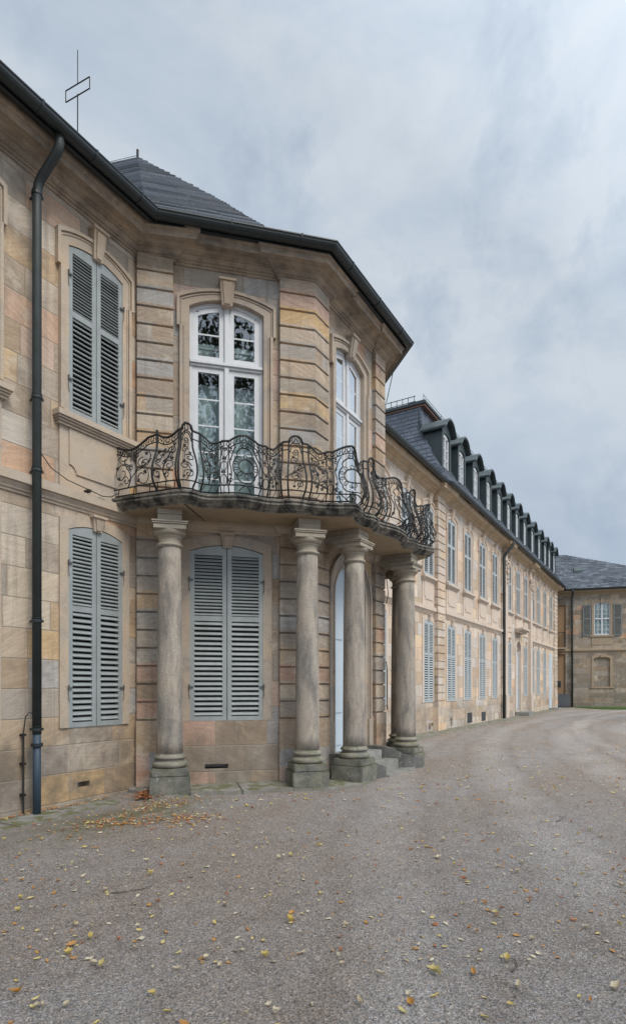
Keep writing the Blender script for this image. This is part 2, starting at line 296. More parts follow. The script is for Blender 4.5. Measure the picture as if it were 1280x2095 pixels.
M['gravel'] = gravel()
def leafm(name, a, b):
    t = NT(name); oi = t.n('ShaderNodeObjectInfo')
    n = t.noise(t.pos, 40, 3); f = t.m_('ADD', t.m_('MULTIPLY', oi.outputs['Random'], .7), t.m_('MULTIPLY', n, .4))
    return t.fin(t.mix(f, a, b), .6, spec=.3)
M['leaf_yellow'] = leafm('yellow_leaf', (.60, .43, .10), (.58, .50, .24))
M['leaf_orange'] = leafm('orange_leaf', (.52, .27, .06), (.42, .20, .08))
M['leaf_pale'] = leafm('pale_leaf', (.62, .55, .40), (.50, .40, .27))
M['leaf_brown'] = leafm('brown_leaf', (.34, .12, .05), (.42, .19, .10))
M['grass'] = leafm('grass_blades', (.06, .14, .03), (.10, .19, .045))
M['bark'] = trimmat('bark', (.10, .08, .06), (.14, .12, .10), (.05, .04, .03), .6)
M['foliage'] = leafm('tree_foliage', (.035, .055, .018), (.07, .095, .03))

# ------------------------------------------------------------------ mesh helpers
class MB:
    def __init__(s): s.v = []; s.f = []; s.uv = None
    def quad(s, a, b, c, d):
        i = len(s.v); s.v += [a, b, c, d]; s.f.append((i, i + 1, i + 2, i + 3))
    def poly(s, pts):
        i = len(s.v); s.v += list(pts); s.f.append(tuple(range(i, i + len(pts))))
    def box(s, x0, x1, y0, y1, z0, z1):
        i = len(s.v); s.v += [(x, y, z) for z in (z0, z1) for x, y in ((x0, y0), (x1, y0), (x1, y1), (x0, y1))]
        for q in ((0, 3, 2, 1), (4, 5, 6, 7), (0, 1, 5, 4), (1, 2, 6, 5), (2, 3, 7, 6), (3, 0, 4, 7)): s.f.append(tuple(i + k for k in q))
    def hexa(s, p):
        i = len(s.v); s.v += list(p)
        for q in ((0, 3, 2, 1), (4, 5, 6, 7), (0, 1, 5, 4), (1, 2, 6, 5), (2, 3, 7, 6), (3, 0, 4, 7)): s.f.append(tuple(i + k for k in q))
    def prism(s, pts, z0, z1):                     # pts = [(x,y)]
        n = len(pts); i = len(s.v)
        s.v += [(x, y, z0) for x, y in pts] + [(x, y, z1) for x, y in pts]
        s.f.append(tuple(range(i, i + n))[::-1]); s.f.append(tuple(range(i + n, i + 2 * n)))
        for k in range(n): s.f.append((i + k, i + (k + 1) % n, i + n + (k + 1) % n, i + n + k))
    def vprism(s, pts, y0, y1):                    # pts = [(x,z)] outline extruded along y
        n = len(pts); i = len(s.v)
        s.v += [(x, y0, z) for x, z in pts] + [(x, y1, z) for x, z in pts]
        s.f.append(tuple(range(i, i + n))); s.f.append(tuple(range(i + n, i + 2 * n))[::-1])
        for k in range(n): s.f.append((i + k, i + (k + 1) % n, i + n + (k + 1) % n, i + n + k))
    def tube(s, pts, r, seg=5, r2=None):
        pts = [Vector(p) for p in pts]; n = len(pts)
        if n < 2: return
        i0 = len(s.v); prev = None
        for k, p in enumerate(pts):
            t = (pts[min(k + 1, n - 1)] - pts[max(k - 1, 0)])
            if t.length < 1e-9: t = Vector((0, 0, 1))
            t.normalize()
            a = Vector((0, 0, 1)) if abs(t.z) < .9 else Vector((1, 0, 0))
            if prev is not None: a = prev
            x = a - t * a.dot(t)
            if x.length < 1e-6: x = Vector((0, 1, 0)) - t * t.y
            x.normalize(); prev = x; y = t.cross(x)
            rr = r if r2 is None else r + (r2 - r) * k / (n - 1)
            for j in range(seg):
                an = 2 * math.pi * j / seg; s.v.append(tuple(p + x * math.cos(an) * rr + y * math.sin(an) * rr))
        for k in range(n - 1):
            for j in range(seg):
                a = i0 + k * seg + j; b = i0 + k * seg + (j + 1) % seg; s.f.append((a, b, b + seg, a + seg))
        s.f.append(tuple(range(i0, i0 + seg))[::-1]); s.f.append(tuple(range(i0 + (n - 1) * seg, i0 + n * seg)))
    def lathe(s, prof, seg=28):
        i0 = len(s.v); n = len(prof)
        for r, z in prof:
            for j in range(seg):
                a = 2 * math.pi * j / seg; s.v.append((r * math.cos(a), r * math.sin(a), z))
        for k in range(n - 1):
            for j in range(seg):
                a = i0 + k * seg + j; b = i0 + k * seg + (j + 1) % seg; s.f.append((a, b, b + seg, a + seg))
        s.f.append(tuple(range(i0, i0 + seg))[::-1]); s.f.append(tuple(range(i0 + (n - 1) * seg, i0 + n * seg)))
    def sweep(s, path, prof, caps=True, closed=True):  # path 2D left->right with outward on its right; prof [(o,z)]
        off = [mitre(path, o) for o, z in prof]; i0 = len(s.v); n = len(path); m = len(prof)
        for k in range(n):
            for j, (o, z) in enumerate(prof): s.v.append((off[j][k][0], off[j][k][1], z))
        mm = m if closed else m - 1
        for k in range(n - 1):
            for j in range(mm):
                a = i0 + k * m + j; b = i0 + k * m + (j + 1) % m; s.f.append((a, b, b + m, a + m))
        if caps and closed: s.f.append(tuple(range(i0, i0 + m))); s.f.append(tuple(range(i0 + (n - 1) * m, i0 + n * m))[::-1])
    def mesh(s, name, mat, uvoff=(0, 0), smooth=False, bevel=0):
        me = bpy.data.meshes.new(name); me.from_pydata(s.v, [], s.f); me.materials.append(mat)
        bm = bmesh.new(); bm.from_mesh(me)
        if s.uv is None:
            bmesh.ops.remove_doubles(bm, verts=bm.verts, dist=1e-5)
            bmesh.ops.recalc_face_normals(bm, faces=bm.faces)
            if bevel: bmesh.ops.bevel(bm, geom=[e for e in bm.edges if len(e.link_faces) == 2 and e.calc_face_angle(0) > .5], offset=bevel, segments=2, affect='EDGES', clamp_overlap=True)
        lay = bm.loops.layers.uv.new('UVMap'); bm.faces.ensure_lookup_table()
        for fi, f in enumerate(bm.faces):
            if s.uv is not None:
                for lp, c in zip(f.loops, s.uv[fi]): lp[lay].uv = c
            else:
                nn = f.normal
                if abs(nn.z) < .72:
                    t = Vector((-nn.y, nn.x, 0)); t = t.normalized() if t.length > 1e-6 else Vector((1, 0, 0))
                    if abs(t.x) > .35 and t.x < 0 or abs(t.x) <= .35 and t.y < 0: t = -t
                    for lp in f.loops: lp[lay].uv = (lp.vert.co.dot(t) + uvoff[0], lp.vert.co.z + uvoff[1])
                else:
                    for lp in f.loops: lp[lay].uv = (lp.vert.co.x + uvoff[0], lp.vert.co.y + uvoff[1])
            f.smooth = smooth
        bm.to_mesh(me); bm.free()
        return me
    def build(s, name, mat, parent=None, loc=(0, 0, 0), rz=0, **k):
        return link(name, s.mesh(name, mat, **k), parent, loc, rz)
def link(name, me, parent=None, loc=(0, 0, 0), rz=0):
    o = bpy.data.objects.new(name, me); COL.objects.link(o); o.location = loc; o.rotation_euler = (0, 0, rz)
    if parent is not None: o.parent = parent
    return o
def mitre(path, o):
    res = []; n = len(path)
    for k in range(n):
        ns = []
        for a, b in ((k - 1, k), (k, k + 1)):
            if a < 0 or b >= n: continue
            dx, dy = path[b][0] - path[a][0], path[b][1] - path[a][1]; l = math.hypot(dx, dy)
            if l > 1e-7: ns.append((dy / l, -dx / l))
        if len(ns) == 1: ns = ns * 2
        (ax, ay), (bx, by) = ns; d = 1 + ax * bx + ay * by; d = max(d, .15)
        res.append((path[k][0] + (ax + bx) / d * o, path[k][1] + (ay + by) / d * o))
    return res
def empty(name, loc=(0, 0, 0)):
    o = bpy.data.objects.new(name, None); COL.objects.link(o); o.location = loc; o.empty_display_size = .3; return o
def tag(o, label, cat, group=None):
    o['label'] = label; o['category'] = cat
    if group: o['group'] = group
    return o
def struct(o, kind='structure'): o['kind'] = kind; return o

# facade frames: (origin x, origin y, angle)
r = 2.82 * math.sqrt(.5); LC = 2.72
P1 = (0, 0); P2 = (r, -r); P3 = (r + LC, -r); P4 = (2 * r + LC, 0)
FA = (0, 0, 0); FB = (0, 0, -R(45)); FC = (P2[0], P2[1], 0); FD = (P3[0], P3[1], R(45))
EA = R(-75); EO = (40.7166, -.799); FE = (EO[0], EO[1], EA)
def W_(F, u, n=0):
    c, s = math.cos(F[2]), math.sin(F[2]); return (F[0] + u * c + n * s, F[1] + u * s - n * c)

def arcpts(hw, zs, rise, n=12):
    Rr = (hw * hw + rise * rise) / (2 * rise); zc = zs + rise - Rr; a0 = math.asin(min(1, hw / Rr))
    if rise > hw - 1e-6: a0 = math.pi / 2
    return [(Rr * math.sin(-a0 + 2 * a0 * k / n), zc + Rr * math.cos(-a0 + 2 * a0 * k / n)) for k in range(n + 1)]
def apath(hw, zb, zs, rise, ear=0, ze=None, n=12):
    ze = zs if ze is None else ze
    ap = arcpts(hw + ear, zs, rise, n)
    return [(-hw, zb), (-hw, ze), (-hw - ear, ze)] + ap + [(hw + ear, ze), (hw, ze), (hw, zb)]
def band(mb, pi, po, yf, yin, yout):
    n = len(pi)
    for k in range(n - 1):
        a, b, c, d = pi[k], pi[k + 1], po[k + 1], po[k]
        mb.quad((a[0], yf, a[1]), (b[0], yf, b[1]), (c[0], yf, c[1]), (d[0], yf, d[1]))
        if yin is not None: mb.quad((a[0], yf, a[1]), (b[0], yf, b[1]), (b[0], yin, b[1]), (a[0], yin, a[1]))
        if yout is not None: mb.quad((d[0], yf, d[1]), (c[0], yf, c[1]), (c[0], yout, c[1]), (d[0], yout, d[1]))
    for k in (0, n - 1):
        a, d = pi[k], po[k]
        mb.quad((a[0], yf, a[1]), (d[0], yf, d[1]), (d[0], yout or 0, d[1]), (a[0], yin or 0, a[1]))
def wall(mb, u0, u1, z0, z1, holes, y=0, reveal=.22):
    us = sorted({u0, u1, *[h[0] for h in holes], *[h[1] for h in holes]}); zs = sorted({z0, z1, *[h[2] for h in holes], *[h[3] for h in holes]})
    us = [u for u in us if u0 <= u <= u1]; zs = [z for z in zs if z0 <= z <= z1]
    for a, b in zip(us, us[1:]):
        for c, d in zip(zs, zs[1:]):
            mu, mz = (a + b) / 2, (c + d) / 2
            if any(h[0] < mu < h[1] and h[2] < mz < h[3] for h in holes): continue
            mb.quad((a, y, c), (b, y, c), (b, y, d), (a, y, d))
    for h in holes:
        a, b, c, d = h[:4]; e = y + reveal
        if b - a > .88 and not (a < -.35 and u1 > 15): continue
        mb.quad((a, y, c), (a, e, c), (a, e, d), (a, y, d)); mb.quad((b, y, c), (b, y, d), (b, e, d), (b, e, c))
        mb.quad((a, y, c), (b, y, c), (b, e, c), (a, e, c)); mb.quad((a, y, d), (a, e, d), (b, e, d), (b, y, d))

# ------------------------------------------------------------------ window kinds (cached meshes, local: x along wall, -y outward)
CACHE = {}
def cached(key, fn):
    if key not in CACHE: CACHE[key] = fn()
    return CACHE[key]
def shutter_mesh(side, hw, zb, zs, rise, zones, mat, th=.035, st=.07):
    mb = MB(); x0, x1 = (-hw, -.006) if side < 0 else (.006, hw)
    ap = arcpts(hw, zs, rise, 24)
    def top(x):
        for (a, za), (b, zb_) in zip(ap, ap[1:]):
            if a - 1e-6 <= x <= b + 1e-6: return za + (zb_ - za) * (x - a) / max(b - a, 1e-9)
        return zs
    ztop = zones[-1][1]
    pts = [(x0, ztop), (x1, ztop)] + [(x, top(x) - .012) for x in [x1 + (x0 - x1) * k / 8 for k in range(9)]]
    mb.vprism(pts, 0, th)
    mb.box(x0, x0 + st, 0, th, zb, ztop); mb.box(x1 - st, x1, 0, th, zb, ztop)
    lo = zb
    for (a, b, n, tilt0, w) in zones:
        mb.box(x0 + st, x1 - st, 0.001, th - .001, lo, a); lo = b
        for k in range(n):
            zc = a + (k + .5) * (b - a) / n; tilt = tilt0 + random.gauss(0, .035); c, s = math.cos(tilt), math.sin(tilt); t = .005
            yc = th * .42; A = []
            for zz in (-1, 1):
                pass
            dy, dz = s * w / 2, c * w / 2      # outer edge low
            ny, nz = c * t * 1.4, -s * t * 1.4
            p = [(yc - dy, zc - dz), (yc + dy, zc + dz)]
            i = [(X, yy, zz) for X in (x0 + st - .004, x1 - st + .004) for yy, zz in ((p[0][0] - ny, p[0][1] - nz), (p[0][0] + ny, p[0][1] + nz), (p[1][0] + ny, p[1][1] + nz), (p[1][0] - ny, p[1][1] - nz))]
            mb.hexa([i[0], i[1], i[2], i[3], i[4], i[5], i[6], i[7]])
    return mb.mesh('shutter', mat)
def surround_mesh(hw, zb, zs, rise, bw, mat, orise=None, proud=.035, ear=0, key=(.11, .075, -.05, .30, .12), mould=True, depth=.14, sill=None, apron=None, bottomdrop=0):
    mb = MB(); orise = rise * .95 + .02 if orise is None else orise; zo = zs + bw
    pi = apath(hw, zb, zs, rise, 0, zs - .35); po = apath(hw + bw, zb - bottomdrop, zo, orise, ear, zs - .35)
    band(mb, pi, po, -proud, depth, 0.02)
    if mould:
        m0 = apath(hw + bw - .045, zb - bottomdrop, zo - .045, orise, ear, zs - .35); band(mb, m0, po, -proud - .035, -proud, -proud)
        m0 = apath(hw + bw - .075, zb - bottomdrop, zo - .075, orise, ear, zs - .35); m1 = apath(hw + bw - .06, zb - bottomdrop, zo - .06, orise, ear, zs - .35)
        band(mb, m0, m1, -proud - .014, -proud, -proud)
    if key:
        wt, wb, dz0, dz1, pk = key; z0 = zs + rise + dz0; z1 = zs + rise + dz1
        f = [(-wb, -proud - .03, z0), (wb, -proud - .03, z0), (wb, .03, z0), (-wb, .03, z0), (-wt, -pk, z1), (wt, -pk, z1), (wt, .03, z1), (-wt, .03, z1)]
        mb.hexa(f)
        f = [(-wb * .55, -proud - .05, z0 + .02), (wb * .55, -proud - .05, z0 + .02), (wb * .55, 0, z0 + .02), (-wb * .55, 0, z0 + .02), (-wt * .62, -pk - .02, z1 - .03), (wt * .62, -pk - .02, z1 - .03), (wt * .62, 0, z1 - .03), (-wt * .62, 0, z1 - .03)]
        mb.hexa(f)
        mb.box(-wt - .02, wt + .02, -pk - .03, .03, z1, z1 + .035)
    if sill:
        sw, z1 = sill
        for a, b, p, e in ((z1 - .075, z1, .15, 0), (z1 - .105, z1 - .079, .125, -.015), (z1 - .135, z1 - .109, .10, -.03), (z1 - .17, z1 - .139, .075, -.045)):
            mb.box(-sw - e * 0 + (-e), sw + e, -p, .02, a, b)
    if apron:
        aw, z0, z1 = apron
        mb.box(-aw, aw, -.03, .02, z0, z1 - .003)
        w = aw - .14; nz = z0 + .22; q = .11
        out = [(-w, z1 - .004), (-w, nz + q), (-w + .03, nz + q), (-w + q * .7, nz + q * .75), (-w + q, nz + .03), (-w + q, nz), (w - q, nz), (w - q, nz + .03), (w - q * .7, nz + q * .75), (w - .03, nz + q), (w, nz + q), (w, z1 - .004)]
        mb.vprism(out, -.05, -.028)
    return mb.mesh('window', mat)
def hinge_mesh(side, hw):
    mb = MB(); x = side * hw
    mb.box(min(x, x + side * .06), max(x, x + side * .06), -.045, -.028, -.012, .012)
    mb.tube([(x + side * .06, -.05, -.03), (x + side * .06, -.05, .04)], .012, 6)
    mb.tube([(x + side * .06, -.045, -.03), (x + side * .065, -.05, -.12), (x + side * .05, -.05, -.19)], .005, 4)
    return mb.mesh('hinge', M['iron_old'])
def glass_dark(hw, zb, zt):
    mb = MB(); mb.quad((-hw, 0, zb), (hw, 0, zb), (hw, 0, zt), (-hw, 0, zt)); return mb.mesh('dark_pane', M['dark'])
HI = R(36); LOW = R(60)
def shuttered(parent, F, u, n, key, smat, tmat, hinges=True, hw=.465, zb=5.39, zs=7.69, rise=.10, bw=.145, upper=True, bottom=None, label=None, zones=None, sillz=5.335):
    if upper: sm = cached(('sur', key), lambda: surround_mesh(hw, zb, zs, rise, bw, tmat, orise=.155, key=(.11, .075, -.05, .34, .12), ear=.045, sill=(hw + .23, sillz), apron=(hw + .14, 4.33, sillz - .17)))
    else: sm = cached(('sur', key), lambda: surround_mesh(hw, zb, zs, rise, bw, tmat, proud=.028, mould=False, key=(.10, .065, -.05, 4.05 - zs - rise - .04, .09)))
    x, y = W_(F, u, n); w = link('window', sm, parent, (x, y, 0), F[2])
    if zones is None:
        H = zs - zb; zm = zb + H * .60
        zones = [(zb + .07, zm - .03, 19, R(46) if upper else R(42), .054 if upper else .062), (zm + .05, zs - .06, 18, R(46), .046)] if True else None
    for s in (-1, 1):
        me = cached(('sh', key, s), lambda: shutter_mesh(s, hw, zb, zs, rise, zones, smat))
        link('shutter', me, w, (0, -.02, 0))
    link('dark_pane', cached(('dp', key), lambda: glass_dark(hw + .0, zb - .0, zs + rise)), w, (0, .135, 0))
    if hinges:
        for s in (-1, 1):
            for z in (zb + (zs - zb) * .2, zb + (zs - zb) * .83): link('hinge', cached(('hg', key, s), lambda: hinge_mesh(s, hw - .05)), w, (0, 0, z))
    if label: w['label'] = label
    return w
def french_window(parent, F, u, n, hw, zb, zs, rise, zt, tmat, label=None):
    bw = .15
    sm = surround_mesh(hw, zb, zs, rise, bw, tmat, ear=.045, depth=.2, key=(.12, .085, -.09, .26, .14))
    x, y = W_(F, u, n); w = link('window', sm, parent, (x, y, 0), F[2]); w['label'] = label
    if not label: del w['label']
    mb = MB(); y0, y1 = .05, .10
    f0 = apath(hw - .001, zb, zs, rise); f1 = apath(hw - .055, zb, zs - .055, rise); band(mb, f1, f0, y0, y1, y1)
    mb.box(-.035, .035, y0 - .025, y1, zb, zs + rise - .05)
    mb.box(-hw + .01, hw - .01, y0 - .02, y1, zt - .05, zt + .05); mb.box(-hw + .01, hw - .01, y0 - .05, y0 - .02, zt - .012, zt + .035)
    mb.box(-hw + .01, hw - .01, y0, y1, zb, zb + .06)
    link('window_frame', mb.mesh('window_frame', M['white'], bevel=.004), w)
    ap = arcpts(hw - .055, zs - .055, rise, 24)
    def top(x):
        for (a, za), (b, zb_) in zip(ap, ap[1:]):
            if a - 1e-6 <= x <= b + 1e-6: return za + (zb_ - za) * (x - a) / (b - a)
        return zs - .055
    gl = MB()
    for s in (-1, 1):
        xa, xb = (-hw + .055, -.035) if s < 0 else (.035, hw - .055); e = .085
        sb = MB()
        for lo, hi, bars in ((zt + .05, None, 1), (zb + .06, zt - .05, 4)):
            hi_ = hi
            sb.box(xa, xa + e, y0 + .01, y1 - .012, lo, hi or top(xa + e * .5)); sb.box(xb - e, xb, y0 + .01, y1 - .012, lo, hi or top(xb - e * .5))
            sb.box(xa + e, xb - e, y0 + .01, y1 - .012, lo, lo + e)
            if hi: sb.box(xa + e, xb - e, y0 + .01, y1 - .012, hi - e, hi); ht = hi - e
            else:
                xs = [xa + e + (xb - xa - 2 * e) * k / 8 for k in range(9)]
                sb.vprism([(q, top(q) - .003) for q in xs] + [(q, top(q) - e) for q in reversed(xs)], y0 + .01, y1 - .012); ht = top((xa + xb) / 2) - e
            for k in range(bars):
                zz = lo + e + (ht - lo - e) * (k + 1) / (bars + 1); sb.box(xa + e, xb - e, y0 + .02, y1 - .022, zz - .014, zz + .014)
            gl.quad((xa + e - .01, y1 - .028, lo + e - .01), (xb - e + .01, y1 - .028, lo + e - .01), (xb - e + .01, y1 - .028, (hi - e if hi else top(xb - e) - e) + .015), (xa + e - .01, y1 - .028, (hi - e if hi else top(xa + e) - e) + .015))
        link('sash', sb.mesh('sash', M['white'], bevel=.003), w)
    link('pane', gl.mesh('pane', M['glass']), w)
    # inner sash seen through the glass, cloth behind it, dark room around
    ib = MB()
    for s in (-1, 1): ib.box(s * (hw - .12) - .02, s * (hw - .12) + .02, .20, .23, zb, zs)
    ib.box(-hw + .1, hw - .1, .20, .23, zt + .32, zt + .36); ib.box(-.03, .03, .2, .23, zb, zs)
    link('inner_frame', ib.mesh('inner_frame', M['white']), w)
    cu = MB(); nn = 60
    for (z0, z1) in ((zb, zt - .22), (zt + .05, zt + .46)):
        for k in range(nn):
            a = -hw + 2 * hw * k / nn; b = -hw + 2 * hw * (k + 1) / nn
            fa, fb = .30 + .012 * math.sin(k * .9), .30 + .012 * math.sin((k + 1) * .9)
            cu.quad((a, fa, z0), (b, fb, z0), (b, fb, z1), (a, fa, z1))
    link('curtain', cu.mesh('curtain', M['curtain'], smooth=True), w)
    dk = MB(); dk.box(-hw - .05, hw + .05, .21, .8, zb - .01, zs + rise + .1)
    dk.f = [f for k, f in enumerate(dk.f) if k != 2]
    link('dark_room', dk.mesh('dark_room', M['dark']), w)
    return w

# ================================================================== NEAR BUILDING: facade A and the octagonal bay
pav = empty('palace_pavilion', (0, 0, 0))
tag(pav, 'sandstone palace front with projecting octagonal bay behind the columned balcony', 'palace')
ZT = 8.4
def hole(u, hw, z0, z1): return (u - hw, u + hw, z0, z1)
UA = [-.76, -2.78, -4.8]
mb = MB(); wall(mb, -9, 0, -.4, ZT, [hole(u, .465, 5.39, 7.79) for u in UA] + [hole(u, .465, 1.01, 3.87) for u in UA] + [(-1.06, -.86, .16, .24)])
wa = mb.build('wall', M['stone'], pav)
UB = 1.405
mb = MB(); wall(mb, 0, 2.82, -.4, ZT, [hole(UB, .595, 4.36, 7.81), hole(UB, .585, 1.03, 3.87), (1.05, 1.42, .27, .345)], reveal=.25)
mb.build('wall', M['stone_bay'], pav, rz=FB[2], uvoff=(13, 0))
UC = 1.32
mb = MB(); wall(mb, 0, LC, -.4, ZT, [hole(UC, .56, 4.36, 7.78), hole(UC, .57, .3, 3.82)], reveal=.3)
mb.build('wall', M['stone_bay'], pav, loc=(P2[0], P2[1], 0), uvoff=(31, 0))
mb = MB(); wall(mb, 0, 2.82, -.4, ZT, [hole(UB, .595, 4.36, 7.81), hole(UB, .585, 1.03, 3.87)], reveal=.25)
mb.build('wall', M['stone_bay'], pav, loc=(P3[0], P3[1], 0), rz=FD[2], uvoff=(57, 0))
# plinth courses of the bay
mb = MB(); wall(mb, .56, 2.26, -.4, 1.035, [(1.05, 1.42, .27, .345)], y=-.035, reveal=.2); mb.quad((.56, -.035, 1.035), (2.26, -.035, 1.035), (2.26, .01, 1.035), (.56, .01, 1.035)); mb.build('plinth_course', M['stone_bay'], pav, rz=FB[2], uvoff=(13, .2))
for a, b in ((.45, UC - .80), (UC + .80, LC - .42)): mb = MB(); mb.box(a, b, -.035, .01, -.4, 1.0); mb.build('plinth_course', M['stone_bay'], pav, loc=(P2[0], P2[1], 0), uvoff=(31, .2))
for i, u in enumerate(UA):
    shuttered(pav, FA, u, 0, 'A', M['shutter'], M['trim'], hinges=(i < 2))
    shuttered(pav, FA, u, 0, 'Al', M['shutter'], M['trim'], upper=False, zb=1.02, zs=3.77, rise=.10, bw=.135, hinges=(i < 2))
french_window(pav, FB, UB, 0, .595, 4.38, 7.65, .155, 6.79, M['trim_bay'], 'tall white french window with dark tree reflections behind the railing')
french_window(pav, FC, UC, 0, .56, 4.38, 7.63, .145, 6.72, M['trim_bay'], 'tall white french window mirroring the pale sky')
french_window(pav, FD, UB, 0, .595, 4.38, 7.65, .155, 6.79, M['trim_bay'])
shuttered(pav, FB, UB, 0, 'Bl', M['shutter'], M['trim_bay'], upper=False, hw=.585, zb=1.04, zs=3.755, rise=.11, bw=.145)
shuttered(pav, FD, UB, 0, 'Bl', M['shutter'], M['trim_bay'], upper=False, hw=.585, zb=1.04, zs=3.755, rise=.11, bw=.145)
# arched door of the bay
mb = MB(); dz = 3.24; hwd = .57
pi = apath(hwd, .38, dz, hwd, n=20); po = apath(hwd + .27, 1.0, dz, hwd + .27, n=20)
po[0] = (po[0][0], .38); po[-1] = (po[-1][0], .38)
band(mb, pi, po, -.03, .2, .02)
for a, b, pr in ((.215, .27, .075), (.17, .2, .05), (.03, .06, .045)):
    m0 = apath(hwd + a, .95, dz, hwd + a, n=20); m1 = apath(hwd + b, .95, dz, hwd + b, n=20); band(mb, m0, m1, -pr, -.03, -.02)
mb.box(-hwd - .29, -hwd - .13, -.085, 0, .38, .95); mb.box(hwd + .13, hwd + .29, -.085, 0, .38, .95)
x, y = W_(FC, UC); dr = mb.build('door', M['trim_bay'], pav, (x, y, 0)); dr['label'] = 'tall round-headed pale blue door in a moulded stone arch'
for s in (-1, 1):
    mb = MB(); a = [p for p in arcpts(hwd, dz, hwd, 24) if p[0] * s >= -.001]
    a = [(p[0] if abs(p[0]) > .004 else .004 * s, p[1]) for p in a]
    if s < 0: pts = [(-hwd, .38)] + a + [(-.004, .38)]
    else: pts = [(.004, .38)] + a + [(hwd, .38)]
    mb.vprism(pts, .12, .16)
    xa, xb = (-hwd + .09, -.07) if s < 0 else (.07, hwd - .09)
    for z0, z1 in ((.5, 1.0), (1.1, 2.35), (2.45, 3.1)): mb.box(xa, xb, .105, .13, z0, z1)
    link('door_leaf', mb.mesh('door_leaf', M['door'], bevel=.006), dr)
mb = MB()
for z in (1.1, 3.05): mb.box(-hwd - .02, -hwd + .1, .08, .125, z - .05, z + .05)
link('hinge', mb.mesh('hinge', M['iron_old']), dr)
# blocked pilasters at the corners of the bay
def pilaster(path, z0, z1, h, proud, mat, parent, base=None, loc=(0, 0, 0), label=None, gap=.03, uvo=(0, 0)):
    mb = MB(); 
    def trim(pl, e):
        (ax, ay), (bx, by) = pl[0], pl[1]; l = math.hypot(bx - ax, by - ay); p0 = (ax + (bx - ax) / l * e, ay + (by - ay) / l * e)
        (ax, ay), (bx, by) = pl[-1], pl[-2]; l = math.hypot(bx - ax, by - ay); return [p0] + list(pl[1:-1]) + [(ax + (bx - ax) / l * e, ay + (by - ay) / l * e)]
    out = mitre(path, proud); core = mitre(trim(path, .02), proud - .035); inn = mitre(path, -.02); innc = mitre(trim(path, .02), -.02)
    z = z1
    while z - h > z0 - .02:
        mb.prism(inn + out[::-1], z - h + gap, z); z -= h
    mb.prism(innc + core[::-1], z + .001, z1 - .002)
    if base: o2 = mitre(trim(path, -.012), proud + .02); mb.prism(mitre(trim(path, -.012), -.02) + o2[::-1], base, z + .004)
    return mb.build('pilaster', mat, parent, loc=loc, uvoff=uvo, bevel=.006)
pilaster([W_(FB, .012), W_(FB, .56)], 1.05, 8.33, .28, .085, M['rustic'], pav, -.3)
pilaster([W_(FB, 2.26), P2, W_(FC, .43)], 1.05, 8.33, .28, .085, M['rustic'], pav, -.3)
pilaster([W_(FC, LC - .42), P3, W_(FD, .56)], 1.05, 8.33, .28, .085, M['rustic'], pav, -.3)
pilaster([W_(FD, 2.26), W_(FD, 2.80)], 1.05, 8.33, .28, .085, M['rustic'], pav, -.3)
JP = .05
bay_path = [(-9, 0), (0 - .414 * JP, 0), ]
def jog(F, u, a, b): return [W_(F, u, a), W_(F, u, b)]
bay_path = [(-9, 0), (-.0001, 0)] if False else [(-9, 0)]
bay_path += [(-.4142 * JP, -0.0)] + jog(FB, .57, JP, 0) + jog(FB, 2.25, 0, JP) + [mitre([W_(FB, 0), P2, P3], JP)[1]] + jog(FC, .44, JP, 0) + jog(FC, LC - .43, 0, JP) + [mitre([P2, P3, P4], JP)[1]] + jog(FD, .57, JP, 0) + jog(FD, 2.25, 0, JP) + [(P4[0] + .4142 * JP, 0), (P4[0] + .5, 0)]
CORN = [(-.05, 8.27), (.02, 8.27), (.03, 8.30), (.055, 8.305), (.06, 8.325), (.09, 8.335), (.115, 8.365), (.125, 8.385), (.16, 8.39), (.165, 8.405), (.195, 8.41), (.225, 8.43), (.235, 8.445), (.33, 8.447), (.335, 8.425), (.355, 8.425), (.36, 8.51), (.375, 8.515), (.39, 8.52), (.392, 8.53), (.395, 8.57), (.395, 8.60), (.39, 8.615), (-.05, 8.60)]
mb = MB(); mb.sweep(bay_path, CORN); mb.build('cornice', M['cornice'], pav)
STR = [(-.05, 4.335), (.02, 4.335), (.115, 4.31), (.115, 4.185), (.08, 4.18), (.075, 4.155), (.05, 4.12), (.045, 4.10), (.025, 4.09), (.02, 4.06), (-.05, 4.06)]
mb = MB(); mb.sweep(bay_path, STR); mb.build('string_course', M['trim'], pav)
def gutter(path, parent, o=.53, z=8.63, rr=.085, name='gutter'):
    mb = MB(); prof = [(o + rr * math.cos(a), z + rr * math.sin(a)) for a in [R(180 + 180 * k / 8) for k in range(9)]]
    prof += [(o + rr + .012, z + .004), (o + rr + .012, z + .02), (o + rr - .006, z + .02), (o + rr - .01, z - .03), (o - rr + .01, z - .03), (o - rr - .0, z + .03)]
    mb.sweep(path, prof)
    # brackets
    g = mb.build(name, M['gutter'], parent, smooth=False); return g
plain = [(-9, -.06), (.06, -.06), P2, P3, P4, (P4[0] + .5, 0)]
gutter(plain, pav)
mb = MB(); mb.sweep(plain, [(.40, 8.545), (.455, 8.545), (.455, 8.65), (.40, 8.65)]); mb.build('eaves_board', M['gutter'], pav)
BRP = [(.53 + .094 * math.cos(q), 8.63 + .094 * math.sin(q)) for q in [R(180 + 180 * j / 8) for j in range(9)]] + [(.63, 8.657), (.43, 8.657)]
for F, us in ((FA, [-8.3 + k * .78 for k in range(11)]), (FB, [.3, 1.41, 2.5]), (FC, [.3, 1.36, 2.4])):
    for u in us:
        mb = MB(); e = .06 if F is FA else 0; mb.sweep([W_(F, u, e), W_(F, u + .03, e)], BRP); mb.build('gutter_bracket', M['gutter'], pav)
